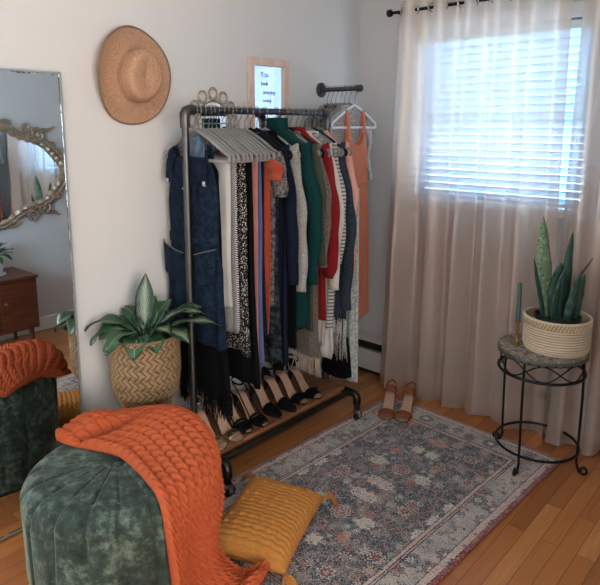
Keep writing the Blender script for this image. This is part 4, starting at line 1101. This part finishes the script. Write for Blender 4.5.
Rv=Vector((.743,.669,0)); Fv=Vector((-.669,.743,0))
def blade(x0,f0,x1,f1,h_,w_,mat,tw_=0,bend=0):
    m=MB()
    def fn(u,v):
        c=Rv*lerp(x0,x1,v**1.3)+Fv*lerp(f0,f1,v)+Vector((0,0,.13+h_*v))+Rv*bend*sin(PI*v)
        w=w_*(lint([0,.15,.55,.8,.93,1],[.55,.8,1.,.78,.4,.03],v))/2; s=(u-.5)*2; an=tw_+.5*v
        return c+(Rv*cos(an)+Fv*sin(an))*(w*s)+(Fv*cos(an)-Rv*sin(an))*(.45*w*s*s)+Fv*.002*sin(v*20)
    m.grid(fn,8,26); m.build('leaf',mat,sp,sharp=0,solid=.0035)
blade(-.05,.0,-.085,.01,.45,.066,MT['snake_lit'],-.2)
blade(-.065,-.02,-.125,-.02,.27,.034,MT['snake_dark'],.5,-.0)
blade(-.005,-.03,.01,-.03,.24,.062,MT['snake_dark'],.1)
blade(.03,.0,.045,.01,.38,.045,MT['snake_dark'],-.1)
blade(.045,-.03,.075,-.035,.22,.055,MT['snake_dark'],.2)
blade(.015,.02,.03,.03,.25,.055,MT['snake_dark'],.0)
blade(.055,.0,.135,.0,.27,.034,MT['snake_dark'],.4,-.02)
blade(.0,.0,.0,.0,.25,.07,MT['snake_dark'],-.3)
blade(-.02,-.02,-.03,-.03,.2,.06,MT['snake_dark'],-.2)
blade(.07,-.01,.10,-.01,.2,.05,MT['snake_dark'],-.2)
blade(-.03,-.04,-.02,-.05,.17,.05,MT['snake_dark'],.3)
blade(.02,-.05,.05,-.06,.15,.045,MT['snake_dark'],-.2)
# candlestick and candle
KX,KY=1.170,-.378
ks=empty('candlestick',(KX,KY,TZ+.0005),'slim turned brass candlestick on the iron stand beside the rope basket','candlestick')
pr=[(.018,0),(.019,.004),(.012,.008),(.006,.014),(.01,.02),(.006,.026),(.0045,.032),(.010,.038),(.0045,.046),(.009,.054),(.0045,.06),(.011,.07),(.0045,.078),(.008,.086),(.0045,.092),(.010,.10),(.0125,.108),(.0125,.115)]
MB().lathe(pr,n=24).build('candlestick_body',MT['brass'],ks)
cn=MB().lathe([(.0105,0),(.0105,.002),(.0085,.16),(.006,.166),(.001,.168)],n=20).build('taper_candle',MT['candle'],None,thing_at=None)
cn.location=(KX,KY,TZ+.116); tag(cn,'dusty teal taper candle standing in the brass candlestick','candle')

# ------------------------------------------------------------------ opposite side of the room (seen in the tall mirror)
DX0,DX1,DY0,DY1=1.93,2.33,-1.93,-1.14
dz=.53
ds=empty('dresser',((DX0+DX1)/2,(DY0+DY1)/2,0),'dark walnut low dresser on tapered legs, seen reflected in the tall mirror','dresser')
T(ds,MB().box((DX0+.01,DY0+.01,.16),(DX1,DY1-.01,dz-.022)),'carcass',MT['walnut'],bevel=.003)
T(ds,MB().box((DX0-.005,DY0,dz-.02),(DX1+.005,DY1,dz)),'dresser_top',MT['walnut'],bevel=.004)
for k in range(3):
    a=DY0+.022+k*(DY1-DY0-.03)/3; b=a+(DY1-DY0-.03)/3-.012
    d_=T(ds,MB().box((DX0-.004,a,.18),(DX0+.01,b,dz-.035)),'door',MT['walnut'],bevel=.003)
    MB().ball((DX0-.012,a+.03,.37),.009,12).tube([(DX0-.003,a+.03,.37),(DX0-.010,a+.03,.37)],.004,8).build('knob',MT['brass'],d_)
for x in (DX0+.04,DX1-.05):
    for yy in (DY0+.06,DY1-.06): T(ds,MB().tube([(x,yy,.165),(x,yy+(.02 if yy>-1.5 else -.02),0)],[.02,.011],12),'leg',MT['walnut'])
wp=empty('plant_pot',(2.13,-1.36,dz+.0005),'white ceramic pot with a saucer on the walnut dresser','pot')
MB().lathe([(.05,.012),(.062,.014),(.078,.10),(.080,.112),(.074,.112),(.072,.098),(.001,.096)],n=36).build('pot_body',MT['pot_white'],wp)
MB().lathe([(.05,0),(.082,.004),(.084,.013),(.05,.012)],n=36).build('saucer',MT['pot_white'],wp)
pp=empty('potted_plant',(2.13,-1.36,dz+.10),'green leafy plant in the white pot on the walnut dresser','plant')
for k in range(22):
    rr=random.Random(k+50); a=k*2.4; leaf_mb((.01*cos(a),.01*sin(a),0),a,math.radians(rr.uniform(35,80)),rr.uniform(.12,.2),.05,rr.uniform(.8,1.6),stem=.25).build('leaf',MT['leaf_green'],pp,sharp=0,solid=.0008)
# ornate mirror
OYc,OZc=-1.25,1.205
om=empty('ornate_mirror',(XW,OYc,OZc),'ornate scrolled antique gilt frame mirror hanging above the walnut dresser','mirror')
HW,HH=.50,.31
def outl(a,k=1.):
    # cartouche outline
    r_=1+.055*cos(4*a)-.035*cos(6*a)+.03*cos(8*a)
    return (HW*r_*cos(a)*k,HH*r_*sin(a)*k)
m=MB(); nn=96; ins=[outl(2*PI*i/nn) for i in range(nn)]
m.add([(-.012,y_,z_) for y_,z_ in ins]+[(-.004,y_,z_) for y_,z_ in ins],[tuple(range(nn)),tuple(range(2*nn-1,nn-1,-1))]+[(i,i+nn,(i+1)%nn+nn,(i+1)%nn) for i in range(nn)])
o=m.build('mirror_glass',MT['glassmirror'],om,sharp=30); o.rotation_euler=(0,0,math.radians(-1.8)); o.location.x=-.022
m=MB()
for kk,rr_,xx in ((1.04,.024,-.02),(1.12,.017,-.024),(.99,.009,-.018)):
    m.tube([(xx,*outl(2*PI*i/160,kk)) for i in range(160)],[rr_*(1+.25*sin(i*1.9)) for i in range(160)],8,closed=True)
m.build('frame',MT['antique'],om)
m=MB()
def scroll(cy,cz,R,a0,dirn,turns=1.5,rr=.012):
    n=34; pts=[];rs=[]
    for i in range(n):
        t=i/(n-1); q=a0+dirn*t*turns*2*PI; ra=R*(1-.82*t); pts.append((-.026-.012*t,cy+ra*cos(q),cz+ra*sin(q))); rs.append(rr*(1-.35*t))
    m.tube(pts,rs,8); m.ball((-.036,cy,cz),rr*.9,10)
for s in (-1,1):
    for t in (-1,1):
        scroll(s*.37,t*.27,.052,PI/2 if s>0 else PI/2,s*t,1.4); scroll(s*.28,t*.325,.046,0,s*t*-1,1.4); scroll(s*.455,t*.19,.042,PI,s*t,1.3)
        scroll(s*.13,t*.345,.042,0,s*t,1.3,.011); m.tube([(-.02,s*.38,t*.30),(-.025,s*.45,t*.31),(-.02,s*.50,t*.335)],[.02,.013,.003],8)
    scroll(0+s*.03,.37,.04,0,s,1.2)
m.build('scroll_ornament',MT['antique'],om)
m=MB()
for i in range(60):
    a=2*PI*i/60; y_,z_=outl(a,1.075); m.ball((-.03,y_,z_),(.008,.011,.009),8)
m.build('bead_ornament',MT['antique'],om)

# ------------------------------------------------------------------ unseen ceiling lamp added behind the camera for warm fill
cl=empty('fill_lamp',(2.0,-3.6,H),'added round ceiling lamp for fill light, unseen behind the camera','lamp')
MB().lathe([(.09,-.03),(.09,0)],n=32).build('fill_lamp_base',MT['chrome'],cl)
em=N('fill_lamp_glow'); e=em.node('ShaderNodeEmission'); e.inputs['Color'].default_value=(1,.86,.70,1); e.inputs['Strength'].default_value=9; em.L(e.outputs[0],em.out.inputs[0])
MB().lathe([(.03,-.13),(.12,-.11),(.16,-.06),(.155,-.03),(.09,-.028)],n=40).build('fill_lamp_shade',em.m,cl)

# ------------------------------------------------------------------ daylight
wd=bpy.data.worlds.new('World'); S.world=wd; wd.use_nodes=True; nt=wd.node_tree; bg=nt.nodes['Background']
tc=nt.nodes.new('ShaderNodeTexCoord'); sp_=nt.nodes.new('ShaderNodeSeparateXYZ'); rp=nt.nodes.new('ShaderNodeValToRGB')
nt.links.new(tc.outputs['Generated'],sp_.inputs[0]); nt.links.new(sp_.outputs[0],rp.inputs[0])
rp.color_ramp.elements[0].position=.45; rp.color_ramp.elements[0].color=(.52,.77,1,1); rp.color_ramp.elements[1].position=.8; rp.color_ramp.elements[1].color=(.72,.665,.61,1)
nt.links.new(rp.outputs[0],bg.inputs[0]); bg.inputs[1].default_value=11
def area(name,loc,rot,sx,sy,power,color,portal=False):
    l=bpy.data.lights.new(name,'AREA'); l.shape='RECTANGLE'; l.size=sx; l.size_y=sy; l.energy=power; l.color=color
    if portal: l.cycles.is_portal=True
    o=bpy.data.objects.new(name,l); COL.objects.link(o); o.location=loc; o.rotation_euler=rot; return o
area('portal_window',((wx0+wx1)/2,.17,(wz0+wz1)/2),(-PI/2,0,0),wx1-wx0,wz1-wz0,1,(1,1,1),True)
area('portal_side',(XF+.13,(qy0+qy1)/2,(bz0+bz1)/2),(0,PI/2,0),bz1-bz0,qy1-qy0,1,(1,1,1),True)

area('portal_left',(-.13,(ly0+ly1)/2,(lz0+lz1)/2),(0,-PI/2,0),lz1-lz0,ly1-ly0,1,(1,1,1),True)

# ------------------------------------------------------------------ camera
cam=bpy.data.cameras.new('Camera'); co=bpy.data.objects.new('Camera',cam); COL.objects.link(co)
cam.sensor_fit='HORIZONTAL'; cam.sensor_width=36; cam.lens=36*603/600.; cam.shift_y=-(292.5-223)/600.
co.location=(2.17,-2.931,1.5); co.rotation_euler=(math.radians(90-9.2),0,math.radians(42)); cam.clip_start=.02
S.camera=co
vs=S.view_settings; vs.view_transform='Standard'; vs.look='None'; vs.gamma=1; vs.use_curve_mapping=False; vs.exposure=.85
